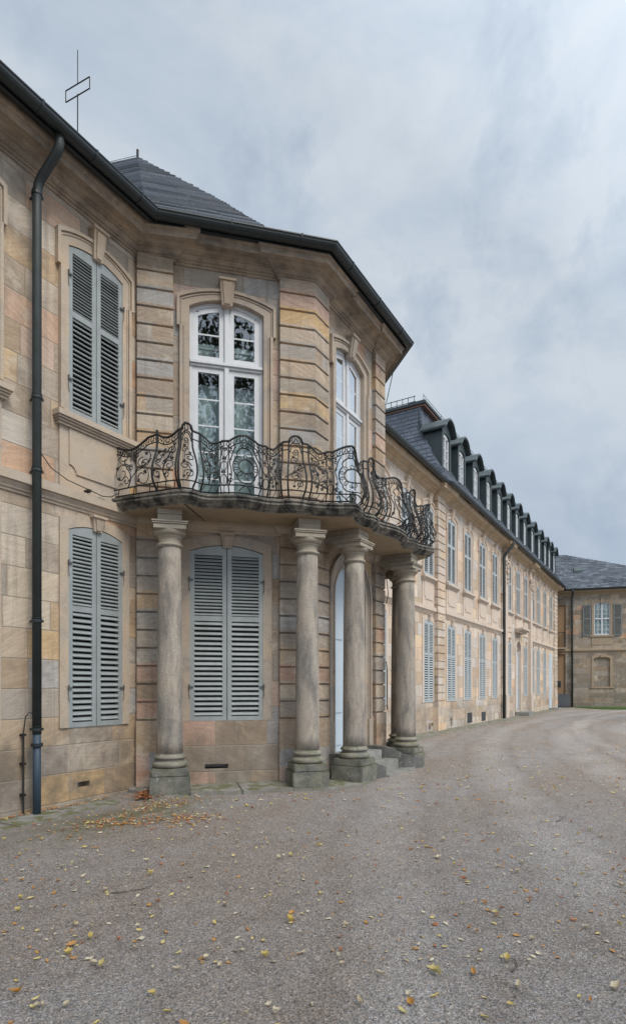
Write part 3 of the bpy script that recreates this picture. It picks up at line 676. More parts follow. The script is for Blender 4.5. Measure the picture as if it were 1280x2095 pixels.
# roofs: low slope over A, faceted slate roof over the bay laid in real courses
def courses(mb, rows, left, right, uvs):
    """rows: list of parameter t; left(t), right(t) -> 3D point. each course lifted at its lower edge"""
    for k, (a, b) in enumerate(zip(rows, rows[1:])):
        la, ra, lb, rb = [Vector(q) for q in (left(a), right(a), left(b), right(b))]
        n = max(1, min(14, int((ra - la).length / .6)))
        for j in range(n):
            f0, f1 = j / n, (j + 1) / n; jit = random.uniform(-.012, .012); uu = Vector((0, 0, .028 + jit))
            p = [la.lerp(ra, f0) + uu, la.lerp(ra, f1) + uu, lb.lerp(rb, f1) + Vector((0, 0, .002)), lb.lerp(rb, f0) + Vector((0, 0, .002))]
            q = [la.lerp(ra, f0) - Vector((0, 0, .004)), la.lerp(ra, f1) - Vector((0, 0, .004))]
            i = len(mb.v); mb.v += [tuple(x) for x in p] + [tuple(x) for x in q]
            mb.f += [(i, i + 1, i + 2, i + 3), (i + 4, i + 5, i + 1, i)]
            L0 = (ra - la).length; u0, u1 = L0 * f0 - L0 / 2, L0 * f1 - L0 / 2
            uvs += [[(u0, k + .01), (u1, k + .01), (u1, k + .99), (u0, k + .99)], [(u0, k + .001), (u1, k + .001), (u1, k + .01), (u0, k + .01)]]
PR = [(0, 0), (.7, .45), (1.86, 1.47), (2.9, 2.51), (3.995, 3.6), (5.62, 5.52)]
def prof(PRl, d):
    for (a, za), (b, zb) in zip(PRl, PRl[1:]):
        if d <= b + 1e-9: return za + (zb - za) * (d - a) / (b - a)
    return PRl[-1][1]
Z0 = 8.66; e1 = Vector(mitre(plain, .52)[1]); q1 = Vector((3.354, 3.7)); p2 = Vector(mitre(plain, .52)[2]); p3 = Vector(mitre(plain, .52)[3]); p4 = Vector(mitre(plain, .52)[4])
apx = Vector((3.354, 1.4))
def V3(v2, d): return (v2.x, v2.y, Z0 + prof(PR, d))
def hipL(d): return V3(p2.lerp(apx, d / 3.995) if d <= 3.995 else apx.lerp(q1, (d - 3.995) / 1.625), d)
def hipR(d): return V3(p3.lerp(apx, d / 3.995) if d <= 3.995 else apx.lerp(q1, (d - 3.995) / 1.625), d)
def seamL(d): return V3(e1.lerp(q1, d / 5.62), d)
def seamR(d): return V3(p4.lerp(q1, d / 5.62), d)
def backL(d): v = e1.lerp(q1, d / 5.62) + Vector((-.326, .946)) * 6; return V3(v, d)
def backR(d): v = p4.lerp(q1, d / 5.62) + Vector((.326, .946)) * 6; return V3(v, d)
rows = [5.62 * k / 45 for k in range(46)]; rows_c = [3.995 * k / 32 for k in range(33)]
mb = MB(); uvs = []
courses(mb, rows, seamL, hipL, uvs); courses(mb, rows_c, hipL, hipR, uvs); courses(mb, rows, hipR, seamR, uvs)
courses(mb, rows, backL, seamL, uvs); courses(mb, rows, seamR, backR, uvs)
mb.uv = uvs; rf = mb.build('roof', M['slate'], pav); rf['label'] = 'steep dark slate roof with fine courses over the bay'
mb = MB(); mb.quad((-9, -.5, 8.62), (8, -.5, 8.62), (8, 4.5, 11.2), (-9, 4.5, 11.2)); mb.quad((-9, 4.5, 11.2), (8, 4.5, 11.2), (8, 9, 8.6), (-9, 9, 8.6))
mb.build('low_roof', M['slate'], pav)
mb = MB(); mb.tube([(3.354, 3.7, 14.1), (3.354, 3.7, 14.35)], .03, 6); v = backL(5.62)
mb.tube([(3.35, 3.72, 14.22), (3.0, 4.7, 14.19), (v[0], v[1], v[2] + .04)], .007, 4)
for k in range(1, 4): mb.tube([(3.354 - .326 * k * .9, 3.7 + .946 * k * .9, 14.12), (3.354 - .326 * k * .9, 3.7 + .946 * k * .9, 14.24)], .012, 4)
h = seamL(3.6); hx = h[0] - .3, h[1] + .3; mb.tube([(h[0] - .25, h[1] + .5, h[2] + .0), (h[0] - .33, h[1] + .45, h[2] + .25), (h[0] - .4, h[1] + .45, h[2] + .3)], .02, 5)
mb.build('roof_hook', M['iron'], pav)
# signal mast with oblong frame
mb = MB(); mb.tube([(.15, 1.62, 9.5), (.15, 1.62, 11.82)], .011, 6); mb.tube([(.15, 1.62, 12.0), (.15, 1.62, 12.58)], .008, 6)
fr = [(.121, 1.9, 11.8), (.121, 1.9, 12.0), (.18, 1.34, 12.0), (.18, 1.34, 11.8), (.121, 1.9, 11.8)]
for a, b in zip(fr, fr[1:]): mb.tube([a, b], .010, 5)
mb.build('roof_mast', M['iron'], pav)
# downpipe of facade A
def downpipe(parent, pts, r, zsplit=None, collars=(), mat='pipe', wallpt=None):
    mb = MB(); P = []
    pts = [Vector(p) for p in pts]
    for k, p in enumerate(pts):            # rounded elbows
        if 0 < k < len(pts) - 1:
            a = (pts[k - 1] - p); b = (pts[k + 1] - p); d = min(.10, a.length * .45, b.length * .45); a.normalize(); b.normalize()
            s, e = p + a * d, p + b * d
            for q in range(6): t = q / 5; P.append(s * (1 - t) ** 2 + p * 2 * t * (1 - t) + e * t * t)
        else: P.append(p)
    mb.tube(P, r, 16); o = mb.build('downpipe', M[mat], parent, smooth=True)
    for z in collars:
        cb = MB(); x, y = pts[-1].x, pts[-1].y
        cb.tube([(x, y, z), (x, y, z + .035)], r + .012, 16); cb.tube([(x, y, z + .05), (x, y, z + .058)], r + .007, 16)
        cb.box(x - .012, x + .012, y, y + .14, z + .005, z + .03); cb.box(x + r, x + r + .035, y - .01, y + .01, z + .002, z + .032)
        cb.build('collar', M['gutter'], o)
    return o
dpn = downpipe(pav, [(-1.72, -.53, 8.56), (-1.72, -.53, 8.40), (-1.775, -.17, 8.08), (-1.78, -.15, 7.9), (-1.78, -.15, .98)], .057, collars=(7.92, 5.3, 4.36, 2.42, 1.02))
dpn['label'] = 'dark zinc downpipe with an elbow below the eaves'
mb = MB(); mb.tube([(-1.78, -.15, 1.0), (-1.78, -.15, -.1)], .050, 16); lp = mb.build('drain_socket', M['pipe_blue'], pav, smooth=True); lp['label'] = 'blue painted foot of the downpipe'
mb = MB(); mb.tube([(-1.78, -.15, .82), (-1.78, -.15, .86)], .074, 16); mb.build('collar', M['gutter'], lp)
def cable(nm, *tubes, boxes=()):
    mb = MB()
    for pts, rr in tubes: mb.tube(pts, rr, 5)
    for b in boxes: mb.box(*b)
    return mb.build(nm, M['iron'], pav)
cable('earth_rod', ([(-1.9, -.05, -.1), (-1.9, -.05, .98), (-1.88, -.06, 1.2), (-1.85, -.1, 1.26), (-1.78, -.16, 1.2)], .008), ([(-1.9, -.05, -.1), (-1.9, -.05, .98)], .013), boxes=[(-1.925, -1.875, -.07, 0, z - .015, z + .015) for z in (.2, .6, .97)])
cable('conductor_cable', ([(-1.7, -.13, 4.62), (-1.55, -.1, 4.5), (-1.3, -.1, 4.41), (-.95, -.13, 4.36), (-.75, -.14, 4.33), (-.6, -.14, 4.36), (-.45, -.12, 4.46)], .007), boxes=[(-.98, -.94, -.14, -.02, 4.33, 4.37)])
cable('conductor_cable', ([(P3[0] + .25, P3[1] - .5, 8.5), (P3[0] + .16, P3[1] - .2, 8.1), (P3[0] + .10, P3[1] - .11, 7.6), (P3[0] + .03, P3[1] - .11, 7.45)], .009))
cable('conductor_cable', ([(P3[0] + .07, P3[1] - .1, 3.8), (P3[0] + .1, P3[1] - .12, 3.5), (P3[0] + .05, P3[1] - .1, 3.3)], .009))
cable('conductor_cable', ([(P3[0] + .05, P3[1] - .12, 1.1), (P3[0] + .05, P3[1] - .12, 1.9), (P3[0] + .0, P3[1] - .12, 2.1)], .011))

# ================================================================== BALCONY with columns and railing
bal = empty('balcony', (3.3, -1.4, 0)); BL = (-3.3, 1.4, 0)
tag(bal, 'curved stone balcony on Tuscan columns with black wrought iron railing', 'balcony')
XM = 3.318
def Bp(u, n): return W_(FB, u, n)
def Cp(u, n): return W_(FC, u, n)
half = [(-.50, .0), (-.47, -.25), (-.43, -.5), (-.385, -.75), (-.345, -.98), (-.31, -1.14), (-.25, -1.26)] + \
       [Bp(*q) for q in ((.74, 1.06), (.86, 1.04), (.92, .965), (1.05, .925), (1.2, .955), (1.35, 1.0), (1.5, 1.03), (1.65, 1.01), (1.8, .96), (1.95, .915), (2.12, .93), (2.2, .985), (2.34, 1.0), (2.47, .98), (2.58, .935), (2.8, .935), (3.0, .97), (3.17, 1.02), (3.27, 1.02))] + \
       [Cp(*q) for q in ((-.33, 1.045), (-.2, 1.02), (-.04, .955), (.1, .92), (.2, .925), (.26, .985), (.42, 1.0), (.56, .97), (.64, .925), (.78, .93), (.95, 1.0), (1.15, 1.06))]
def smooth(pl, it=2):
    for _ in range(it):
        q = [pl[0]]
        for a, b in zip(pl, pl[1:]): q += [(a[0] * .75 + b[0] * .25, a[1] * .75 + b[1] * .25), (a[0] * .25 + b[0] * .75, a[1] * .25 + b[1] * .75)]
        q.append(pl[-1]); pl = q
    return pl
outl = half + [(2 * XM - x, y) for x, y in reversed(half)]
outl = smooth(outl, 2)
path = outl  # runs left to right, outward on its right
EDGE = [(0, 4.38), (.0, 4.35), (-.02, 4.345), (-.022, 4.325), (.0, 4.32), (.0, 4.30), (-.03, 4.275), (-.065, 4.25), (-.07, 4.235), (-.10, 4.23), (-.115, 4.205)]
mb = MB()
rings = [mitre(path, o) for o, z in EDGE]
for k in range(len(path) - 1):
    for j in range(len(EDGE) - 1):
        A_, B_ = rings[j], rings[j + 1]; za, zb = EDGE[j][1], EDGE[j + 1][1]
        mb.quad((*A_[k], za), (*A_[k + 1], za), (*B_[k + 1], zb), (*B_[k], zb))
mb.build('balcony_edge', M['balcony'], bal, BL)
wl = [(P4[0] + .5, .02), (P4[0], .02), (P3[0], P3[1] + .02), (P2[0], P2[1] + .02), (0, .02), (-.5, .02)]
mb = MB()
for p, q in zip(rings[0], rings[0][1:]): mb.poly([(*p, 4.38), (*q, 4.38), (XM, .3, 4.38)])
mb.build('balcony_floor', M['step'], bal, BL)
mb = MB()
for p, q in zip(rings[-1], rings[-1][1:]): mb.poly([(*p, 4.205), (*q, 4.205), (XM, .3, 4.205)])
in2 = mitre(path, -.2)
for p, q in zip(in2, in2[1:]): mb.poly([(*p, 4.213), (*q, 4.213), (XM - .4, .5, 4.213)])
mb.build('balcony_soffit', M['soffit'], bal, BL)
cols = [((.003, -.718), -45, .5, FB), ((1.505, -2.203), -45, .5, FB), ((2.437, -2.556), 0, .56, FC), ((4.6, -2.60), 0, .6, FC), ((5.23, -2.2), 45, .5, FD), ((6.72, -.72), 45, .5, FD)]
clab = ['leftmost column, grey weathered shaft on a dark plinth', 'second column with pale patch on its streaked shaft', 'third column beside the entrance steps', 'fourth column at the right end of the balcony', None, None]
def colmesh():
    pl = MB(); pl.box(-.29, .29, -.29, .29, -.15, .27); plm = pl.mesh('plinth', M['plinth'], bevel=.012)
    p2_ = MB(); p2_.box(-.265, .265, -.265, .265, .27, .385); p2m = p2_.mesh('plinth_slab', M['plinth'], bevel=.014)
    b = MB(); pr = []
    for k in range(9): a = R(-90 + 180 * k / 8); pr.append((.205 + .055 * math.cos(a), .435 + .05 * math.sin(a)))
    pr += [(.215, .49), (.205, .50), (.208, .515)]
    for k in range(7): a = R(-90 + 180 * k / 6); pr.append((.205 + .03 * math.cos(a), .54 + .028 * math.sin(a)))
    pr += [(.205, .575), (.198, .59)]
    b.lathe(pr, 32); bm_ = b.mesh('column_base', M['colbase'], smooth=True)
    s = MB(); sp = []
    for k in range(17): t = k / 16; z = .585 + t * (3.66 - .585); sp.append((.192 - .028 * t ** 1.7, z))
    s.lathe(sp, 36); sm = s.mesh('shaft', M['column'], smooth=True)
    c = MB(); cp = [(.165, 3.66), (.168, 3.665), (.188, 3.675), (.193, 3.69), (.188, 3.705), (.167, 3.712), (.165, 3.72), (.165, 3.80), (.178, 3.805), (.18, 3.815), (.178, 3.825)]
    for k in range(7): a = R(90 * k / 6); cp.append((.178 + .055 * math.sin(a), 3.89 - .06 * math.cos(a)))
    cp += [(.235, 3.90)]
    c.lathe(cp, 36); cm = c.mesh('capital', M['capital'], smooth=True)
    ab = MB(); ab.box(-.235, .235, -.235, .235, 3.90, 3.965); ab.box(-.25, .25, -.25, .25, 3.969, 3.99); ab.box(-.26, .26, -.26, .26, 3.993, 4.02)
    abm = ab.mesh('abacus', M['capital'], bevel=.004)
    return plm, p2m, bm_, sm, cm, abm
CM = colmesh()
for ((cx, cy), a, dn, F), lb in zip(cols, clab):
    c = link('column', CM[3], bal, (cx - 3.3, cy + 1.4, 0), R(a))
    if lb: c['label'] = lb
    for nm, me in (('plinth', CM[0]), ('plinth_slab', CM[1]), ('column_base', CM[2]), ('capital', CM[4]), ('abacus', CM[5])): link(nm, me, c)
    mb = MB(); mb.box(-.175, .175, -.175, dn - .02, 4.021, 4.125); mb.box(-.185, .185, -.185, dn - .02, 4.128, 4.15); mb.box(-.175, .175, -.175, dn - .02, 4.153, 4.204)
    link('bearing_block', mb.mesh('bearing_block', M['capital'], bevel=.004), c)

# railing: parametrised along the plan curve, bulging in section
rl = mitre(path, -.075)
cum = [0]
for a, b in zip(rl, rl[1:]): cum.append(cum[-1] + math.hypot(b[0] - a[0], b[1] - a[1]))
RL = cum[-1]
def rp(u):
    u = max(0, min(RL - 1e-6, u)); lo, hi = 0, len(cum) - 1
    while hi - lo > 1:
        m = (lo + hi) // 2
        if cum[m] <= u: lo = m
        else: hi = m
    t = (u - cum[lo]) / (cum[hi] - cum[lo]); a, b = rl[lo], rl[hi]; dx, dy = b[0] - a[0], b[1] - a[1]; l = math.hypot(dx, dy)
    return a[0] + dx * t, a[1] + dy * t
def rn(u):
    a, b = rp(u - .06), rp(u + .06); dx, dy = b[0] - a[0], b[1] - a[1]; l = math.hypot(dx, dy); return dy / l, -dx / l
def bulge(h):
    h = max(0, min(1, h))
    if h < .06: return 0
    if h < .62: t = (h - .06) / .56; return .115 * math.sin(math.pi * t ** .72)
    return -.015 * math.sin(math.pi * (h - .62) / .38)
def rail(u, h):
    x, y = rp(u); nx, ny = rn(u); b = bulge(h) * (.35 + .65 * min(1, max(0, min(u, RL - u)) / .8)); return (x + nx * b - 3.3, y + ny * b + 1.4, 4.39 + h)
def un(p):
    return min(range(len(cum)), key=lambda i: (rl[i][0] - p[0]) ** 2 + (rl[i][1] - p[1]) ** 2)
def uu(p): return cum[un(p)]
hl = [('w', (-.50, 0)), ('p', (-.39, -.75)), ('q', (-.31, -1.14)), ('P', Bp(.64, 1)), ('Q', Bp(.88, 1)), ('d', Bp(.95, .9)), ('s', Bp(1.22, .9)), ('a', Bp(1.34, .93)), ('b', Bp(1.79, .9)), ('t', Bp(1.9, .85)), ('e', Bp(2.16, .87)),
      ('P', Bp(2.23, .93)), ('Q', Bp(2.47, .9)), ('d', Bp(2.54, .88)), ('s', Bp(2.84, .87)), ('a', Bp(2.96, .9)), ('b', Cp(-.13, .93)), ('t', Cp(-.03, .88)), ('e', Cp(.19, .85)), ('P', Cp(.28, .92)), ('Q', Cp(.54, .9)), ('d', Cp(.6, .87)), ('s', Cp(.86, .88)), ('a', Cp(.97, .92))]
ks = [uu(p) for _, p in hl]; ks[0] = 0.02
ks2 = [RL - k for k in reversed(ks)]; KU = ks + ks2
# segment types between consecutive key stations
types = ['side', 'side2', 'gap', 'pier', 'gap', 'dip', 'strip', 'arch', 'strip', 'dipr', 'gap', 'pier', 'gap', 'dip', 'strip', 'arch', 'strip', 'dipr', 'gap', 'pier', 'gap', 'dip', 'strip']
types = types + ['arch'] + [{'dip': 'dipr', 'dipr': 'dip'}.get(t, t) for t in reversed(types)]
def topf(ty, t, flip=False):
    if ty == 'side': return .80 - .10 * math.sin(math.pi * min(1, t / .8)) + .06 * max(0, t - .4) / .6
    if ty == 'side2': return .86 - .09 * math.sin(math.pi * t * .95) + .04 * t
    if ty == 'pier': return .885 + .085 * math.sqrt(max(0, math.sin(math.pi * t)))
    if ty == 'gap': return .88
    if ty == 'dip': return .76 + .11 * (0.5 + .5 * math.cos(math.pi * min(1, t / .62))) + .03 * max(0, (t - .62) / .38)
    if ty == 'dipr': return topf('dip', 1 - t)
    if ty == 'strip': return .80
    if ty == 'arch': return .80 + .09 * math.sin(math.pi * t)
    return .8
railing = MB(); ORN = LEAF = MB(); PANELS = []; POSTS = []
def curve(pts, r=.0062, mb=None, seg=4, r2=None):
    r *= 1.3
    if 4 < len(pts) < 13: pts = smooth(pts, 2)
    (mb or ORN).tube([rail(u, h) for u, h in pts], r, seg, r2)
def spiral(u, h, R0, a0, turns, d=1, r=.006):
    pts = []
    n = max(8, int(14 * turns))
    for k in range(n + 1):
        t = k / n; a = a0 + d * t * turns * 2 * math.pi; q = R0 * (1 - .78 * t); pts.append((u + math.cos(a) * q, h + math.sin(a) * q))
    curve(pts, r); return pts[0]
def leaf(u, h, s=.035, ang=0):
    x, y, z = rail(u, h); nx, ny = rn(u); tx, ty = -ny, nx
    outl_ = [(0, -1), (.35, -.35), (1, -.3), (.6, .1), (.75, .75), (.2, .5), (0, 1.1), (-.2, .5), (-.75, .75), (-.6, .1), (-1, -.3), (-.35, -.35)]
    ca, sa = math.cos(ang), math.sin(ang); P = []
    for a, b in outl_:
        a2, b2 = (a * ca - b * sa) * s, (a * sa + b * ca) * s
        P.append((x + tx * a2 + nx * (.012 + .3 * abs(a2)), y + ty * a2 + ny * (.012 + .3 * abs(a2)), z + b2))
    c0 = (x + nx * .02, y + ny * .02, z); i = len(LEAF.v); LEAF.v += P + [c0]; n = len(P)
    for k in range(n): LEAF.f.append((i + k, i + (k + 1) % n, i + n))
def cband(ua, ub, f, gap=.10):
    n = max(1, int(round((ub - ua) / .085)))
    for k in range(n):
        u0 = ua + (ub - ua) * (k + .5) / n; hm = f((u0 - ua) / (ub - ua)) - gap / 2; w = (ub - ua) / n
        for s in (-1, 1):
            pts = [(u0 + s * w * .44, hm + gap * .40)] + [(u0 + s * w * (.10 + .30 * abs(math.cos(a))), hm + gap * .40 * math.cos(a)) for a in [math.pi * q / 8 for q in range(9)]] + [(u0 + s * w * .42, hm - gap * .30)]
            curve(pts, .005)
            spiral(u0 + s * w * .32, hm - gap * .26, .012, 0, 1, s, .004)
for i, ty in enumerate(types):
    ua, ub = KU[i], KU[i + 1]; L = ub - ua
    if L < .01: continue
    ORN = LEAF = MB(); PANELS.append(ORN)
    f = lambda t, ty=ty: topf(ty, t)
    n = max(3, int(L / .03))
    # top rail, lower rails
    curve([(ua + L * k / n, f(k / n)) for k in range(n + 1)], .013, railing, 6)
    curve([(ua + L * k / n, .035) for k in range(n + 1)], .010, railing, 5)
    curve([(ua + L * k / n, .125) for k in range(n + 1)], .008, railing, 5)
    if ty != 'gap': curve([(ua + L * k / n, f(k / n) - .105) for k in range(n + 1)], .007, railing, 5)
    if ty not in ('gap',): cband(ua, ub, f)
    else: curve([(ua, .76), (ub, .76)], .007)
    g0 = .125
    if ty in ('dip', 'dipr', 'side', 'side2'):
        sg = 1 if ty in ('dip', 'side') else -1; uc = (ua + ub) / 2
        # vine with branches
        stem = [(uc - sg * L * .12 + sg * L * .10 * math.sin(t * 5), g0 + t * (f(.5) - .11 - g0) * .9) for t in [k / 14 for k in range(15)]]
        curve(stem, .008)
        m = L / 2
        spiral(uc + sg * m * .45, .50, m * .50, math.pi * (.9 if sg > 0 else .1), 1.2, -sg)
        spiral(uc - sg * m * .50, .34, m * .46, math.pi * (.0 if sg > 0 else 1), 1.25, sg)
        spiral(uc + sg * m * .52, .24, m * .42, math.pi * (.8 if sg > 0 else .2), 1.3, -sg)
        spiral(uc - sg * m * .45, .60, m * .38, math.pi * (-.2), 1.2, sg)
        curve([(uc - sg * L * .10, .2), (uc + sg * L * .12, .33), (uc + sg * L * .38, .40), (uc + sg * L * .44, .50)], .006)
        curve([(uc, .42), (uc - sg * L * .25, .47), (uc - sg * L * .40, .58), (uc - sg * L * .30, .66)], .006)
        for q, (du, hh, s, a) in enumerate(((.30, .60, .034, .3), (-.34, .66, .030, -.5), (.36, .30, .038, 2.2), (-.30, .27, .030, 1), (.05, .52, .028, .1), (.18, .19, .03, -2), (-.36, .44, .034, 2.8))):
            leaf(uc + sg * du * L, hh + random.uniform(-.02, .02), s * 1.15, a)
        for du, hh, rr, sp0, dd in ((.05, .60, .30, 1.2, 1), (-.15, .22, .30, 2.4, -1), (.28, .44, .26, .4, 1), (-.05, .40, .22, 3.3, -1)):
            spiral(uc + sg * du * L, hh, min(rr * m, .07), sp0, 1.1, dd * sg, .0055); leaf(uc + sg * du * L, hh, .024, sp0 * 2)
        for du in (-.38, 0, .38): curve([(uc + du * L - .03, .04), (uc + du * L, .08), (uc + du * L + .02, .12)], .005)
    elif ty == 'strip':
        uc = (ua + ub) / 2
        for hh in (.62, .40, .19): curve([(uc + .40 * L * math.sin(a), hh + .075 * math.cos(a)) for a in [2 * math.pi * k / 14 for k in range(15)]], .006)
        for hh in (.52, .505, .30, .29):
            for s in (-1, 1): leaf(uc + s * .018, hh, .022, s * .8)
        spiral(uc, .66, .02, 0, 1, 1, .005)
    elif ty == 'arch':
        uc = (ua + ub) / 2; hc = .40; rx, ry = L * .20, .115
        curve([(uc + rx * math.sin(a) * 1, hc + ry * math.cos(a)) for a in [2 * math.pi * k / 24 for k in range(25)]], .0085)
        for k in range(10):
            a = 2 * math.pi * k / 10; cx, cy = uc + (rx + .038) * math.sin(a), hc + (ry + .040) * math.cos(a)
            curve([(cx + (.022 * math.cos(b)) * math.cos(a) + .036 * math.sin(b) * math.sin(a), cy - .022 * math.cos(b) * math.sin(a) + .036 * math.sin(b) * math.cos(a)) for b in [2 * math.pi * q / 10 for q in range(11)]], .0048)
        for s in (-1, 1):
            curve([(uc + s * L * w, hh) for w, hh in ((.0, .70), (.10, .70), (.22, .655), (.26, .60), (.22, .56), (.30, .52), (.36, .42), (.33, .30), (.24, .255), (.24, .22), (.16, .165), (.0, .15))], .0075)
            curve([(uc + s * L * w, hh) for w, hh in ((.46, .13), (.38, .25), (.40, .36), (.47, .46), (.40, .56), (.36, .66), (.28, .73))], .007)
            spiral(uc + s * L * .42, .64, .035, 0, 1.1, s); spiral(uc + s * L * .42, .18, .035, 0, 1.1, -s)
            spiral(uc + s * .04, .735, .03, math.pi / 2, 1.1, s)
            for hh, a in ((.68, .4), (.26, 2.4), (.50, 1)): leaf(uc + s * L * .43, hh, .024, s * a)
            curve([(uc + s * .01, .125), (uc + s * .05, .09), (uc + s * .09, .06)], .006)
    elif ty == 'pier':
        uc = (ua + ub) / 2; m = L / 2
        curve([(uc - m * .8 * math.cos(a), .72 + .12 * math.sin(a)) for a in [math.pi * k / 10 for k in range(11)]], .0075)
        curve([(uc + m * .35 * math.sin(t * 9), .14 + t * .62) for t in [k / 20 for k in range(21)]], .006)
        spiral(uc, .73, m * .5, math.pi, 1.4, 1); spiral(uc - m * .3, .58, m * .6, 0, 1.3, 1); spiral(uc + m * .3, .45, m * .6, math.pi, 1.3, -1)
        spiral(uc - m * .2, .32, m * .65, 0, 1.3, 1); spiral(uc + m * .2, .21, m * .6, math.pi, 1.2, -1)
        for hh, s, a in ((.64, -1, .5), (.52, 1, 2), (.38, -1, .2), (.25, 1, 2.6), (.17, -1, 0)): leaf(uc + s * m * .4, hh, .030, a)
    if ty in ('dip', 'dipr', 'arch', 'strip'):
        POSTR = .0105
for i, u in enumerate(KU):
    hts = []
    if i > 0: hts.append(topf(types[i - 1], 1))
    if i < len(types): hts.append(topf(types[i], 0))
    POST = MB(); POSTS.append(POST); h = min(max(hts), .90); big = (i > 0 and types[i - 1] == 'gap') or (i < len(types) and types[i] == 'gap') or i in (1, len(KU) - 2)
    POST.tube([rail(u, h * k / 14) for k in range(15)], .0165 if i in (1, len(KU) - 2) else (.0135 if big else .009), 6)
    if i in (1, len(KU) - 2): q = rail(u, .9); POST.tube([rail(u, .86), rail(u, .92)], .02, 6)
rg = railing.build('railing', M['iron'], bal, BL[:2] and (0, 0, 0))
for p in PANELS: p.build('scrollwork_panel', M['iron'], rg)
for p in POSTS: p.build('railing_post', M['iron'], rg)
q = [(uu(Bp(2.2, .9)), .36), (uu(Bp(2.5, .9)), .52)]
br = MB(); br.tube([rail(q[0][0], .30), rail(q[1][0], .52)], .009, 5); br.build('stay_bar', M['iron'], rg); br = MB()
br.tube([rail(uu(Bp(2.96, .9)), .20), (Bp(3.3, .4)[0] - 3.3 + .1, Bp(3.3, .4)[1] + 1.4, 4.62)], .009, 5)
br.build('stay_bar', M['iron'], rg)

# ================================================================== ENTRANCE STEPS
stp = empty('entrance_steps', (3.4, -2.2, 0)); SO = (-3.4, 2.2, 0)
tag(stp, 'short flight of grey stone steps with swept cheek walls below the arched door', 'steps')
Y0 = -1.994 - .0
mb = MB(); mb.box(2.5, 3.88, Y0 - .41, Y0 + .25, -.1, .38); mb.build('landing', M['step'], stp, SO, bevel=.012)
mb = MB(); mb.box(2.75, 3.99, Y0 - .70, Y0 - .412, -.1, .215); mb.build('step', M['step'], stp, SO, bevel=.012)
mb = MB(); mb.prism([(3.05, Y0 - .93), (4.3, Y0 - .92), (4.25, Y0 - .703), (3.05, Y0 - .703)], -.1, .035); mb.build('threshold_slab', M['step'], stp, SO, bevel=.008)
def cheek(pts, hs, w, nm='cheek_wall'):
    mb = MB(); A_ = mitre(pts, w / 2); B_ = mitre(pts, -w / 2); i0 = len(mb.v); n = len(pts)
    for k in range(n): mb.v += [(*A_[k], -.1), (*A_[k], hs[k]), (*B_[k], hs[k]), (*B_[k], -.1)]
    for k in range(n - 1):
        for j in range(4): a = i0 + k * 4 + j; b = i0 + k * 4 + (j + 1) % 4; mb.f.append((a, b, b + 4, a + 4))
    mb.f += [(i0, i0 + 1, i0 + 2, i0 + 3), (i0 + n * 4 - 4, i0 + n * 4 - 3, i0 + n * 4 - 2, i0 + n * 4 - 1)]
    return mb.build(nm, M['cheek'], stp, SO, bevel=.008)
cheek([(3.97, Y0 - .03), (3.98, Y0 - .25), (4.01, Y0 - .42), (4.07, Y0 - .58), (4.17, Y0 - .72), (4.31, Y0 - .83), (4.44, Y0 - .88), (4.6, Y0 - .90)], [.44, .44, .43, .38, .30, .24, .20, .19], .16)
cheek([(2.45, Y0 - .03), (2.5, Y0 - .3), (2.62, Y0 - .52), (2.78, Y0 - .66), (2.92, Y0 - .76), (3.08, Y0 - .80)], [.42, .42, .40, .32, .24, .18], .16)
# ================================================================== WING (W1 recessed part, W2 with quoins)
wing = empty('palace_wing', (25, 0, 0)); WO = (-25, 0, 0)
tag(wing, 'long sandstone palace wing with shuttered windows and a row of dormers', 'palace')
X1, X2, XE = P4[0], 13.46, 38.45; N2 = .10
UW1 = [8.9, 10.9, 12.87]
FW = (0 - 25, 0, 0)
hs = [hole(u, .465, 5.39, 7.79) for u in UW1] + [hole(u, .465, 1.02, 3.87) for u in UW1]
mb = MB(); wall(mb, X1, X2, -.4, ZT, hs); mb.build('wall', M['stone_wing'], wing, WO)
UP = [15.0, 17.06, 19.2, 21.3, 24.1, 26.1, 28.05, 30.0, 31.7, 33.85, 36.1]
LO = [15.0, 17.06, 19.2, 21.3, 24.1, 28.05, 30.0, 31.7, 33.85]
hs = [hole(u, .465, 5.39, 7.79) for u in UP] + [hole(u, .465, 1.02, 3.87) for u in LO] + [hole(26.2, .55, .3, 4.0), hole(36.1, .5, .1, 3.8)] + [(14.95, 15.15, .1, .4), (17.05, 17.75, .08, .5), (19.12, 19.82, .06, .46), (12.9, 13.1, .2, .32)]
mb = MB(); wall(mb, X2, XE, -.4, ZT, hs, y=-N2); mb.quad((X2, 0, -.4), (X2, -N2, -.4), (X2, -N2, ZT), (X2, 0, ZT)); mb.quad((XE, 0 + 4, -.4), (XE, -N2, -.4), (XE, -N2, ZT), (XE, 4, ZT))
mb.build('wall', M['stone_wing'], wing, WO, uvoff=(7, .1))
for u in UW1:
    shuttered(wing, FW, u, 0, 'W', M['shutter_wing'], M['trim_wing'], hinges=False)
    shuttered(wing, FW, u, 0, 'Wl', M['shutter_wing'], M['trim_wing'], upper=False, zb=1.03, zs=3.77, rise=.10, bw=.135, hinges=False)
for u in UP: shuttered(wing, FW, u, N2, 'W', M['shutter_wing'], M['trim_wing'], hinges=False)
for u in LO: shuttered(wing, FW, u, N2, 'Wl', M['shutter_wing'], M['trim_wing'], upper=False, zb=1.03, zs=3.77, rise=.10, bw=.135, hinges=False)
# vents
for a, b, c, d in ((17.05, 17.75, .08, .5), (19.12, 19.82, .06, .46)):
    mb = MB(); mb.quad((a, -N2 + .04, c), (b, -N2 + .04, c), (b, -N2 + .04, d), (a, -N2 + .04, d))
    for k in range(7): x = a + .05 + k * .1; mb.box(x, x + .02, -N2 + .0, -N2 + .03, c, d)
    mb.build('cellar_grille', M['box'], wing, WO)
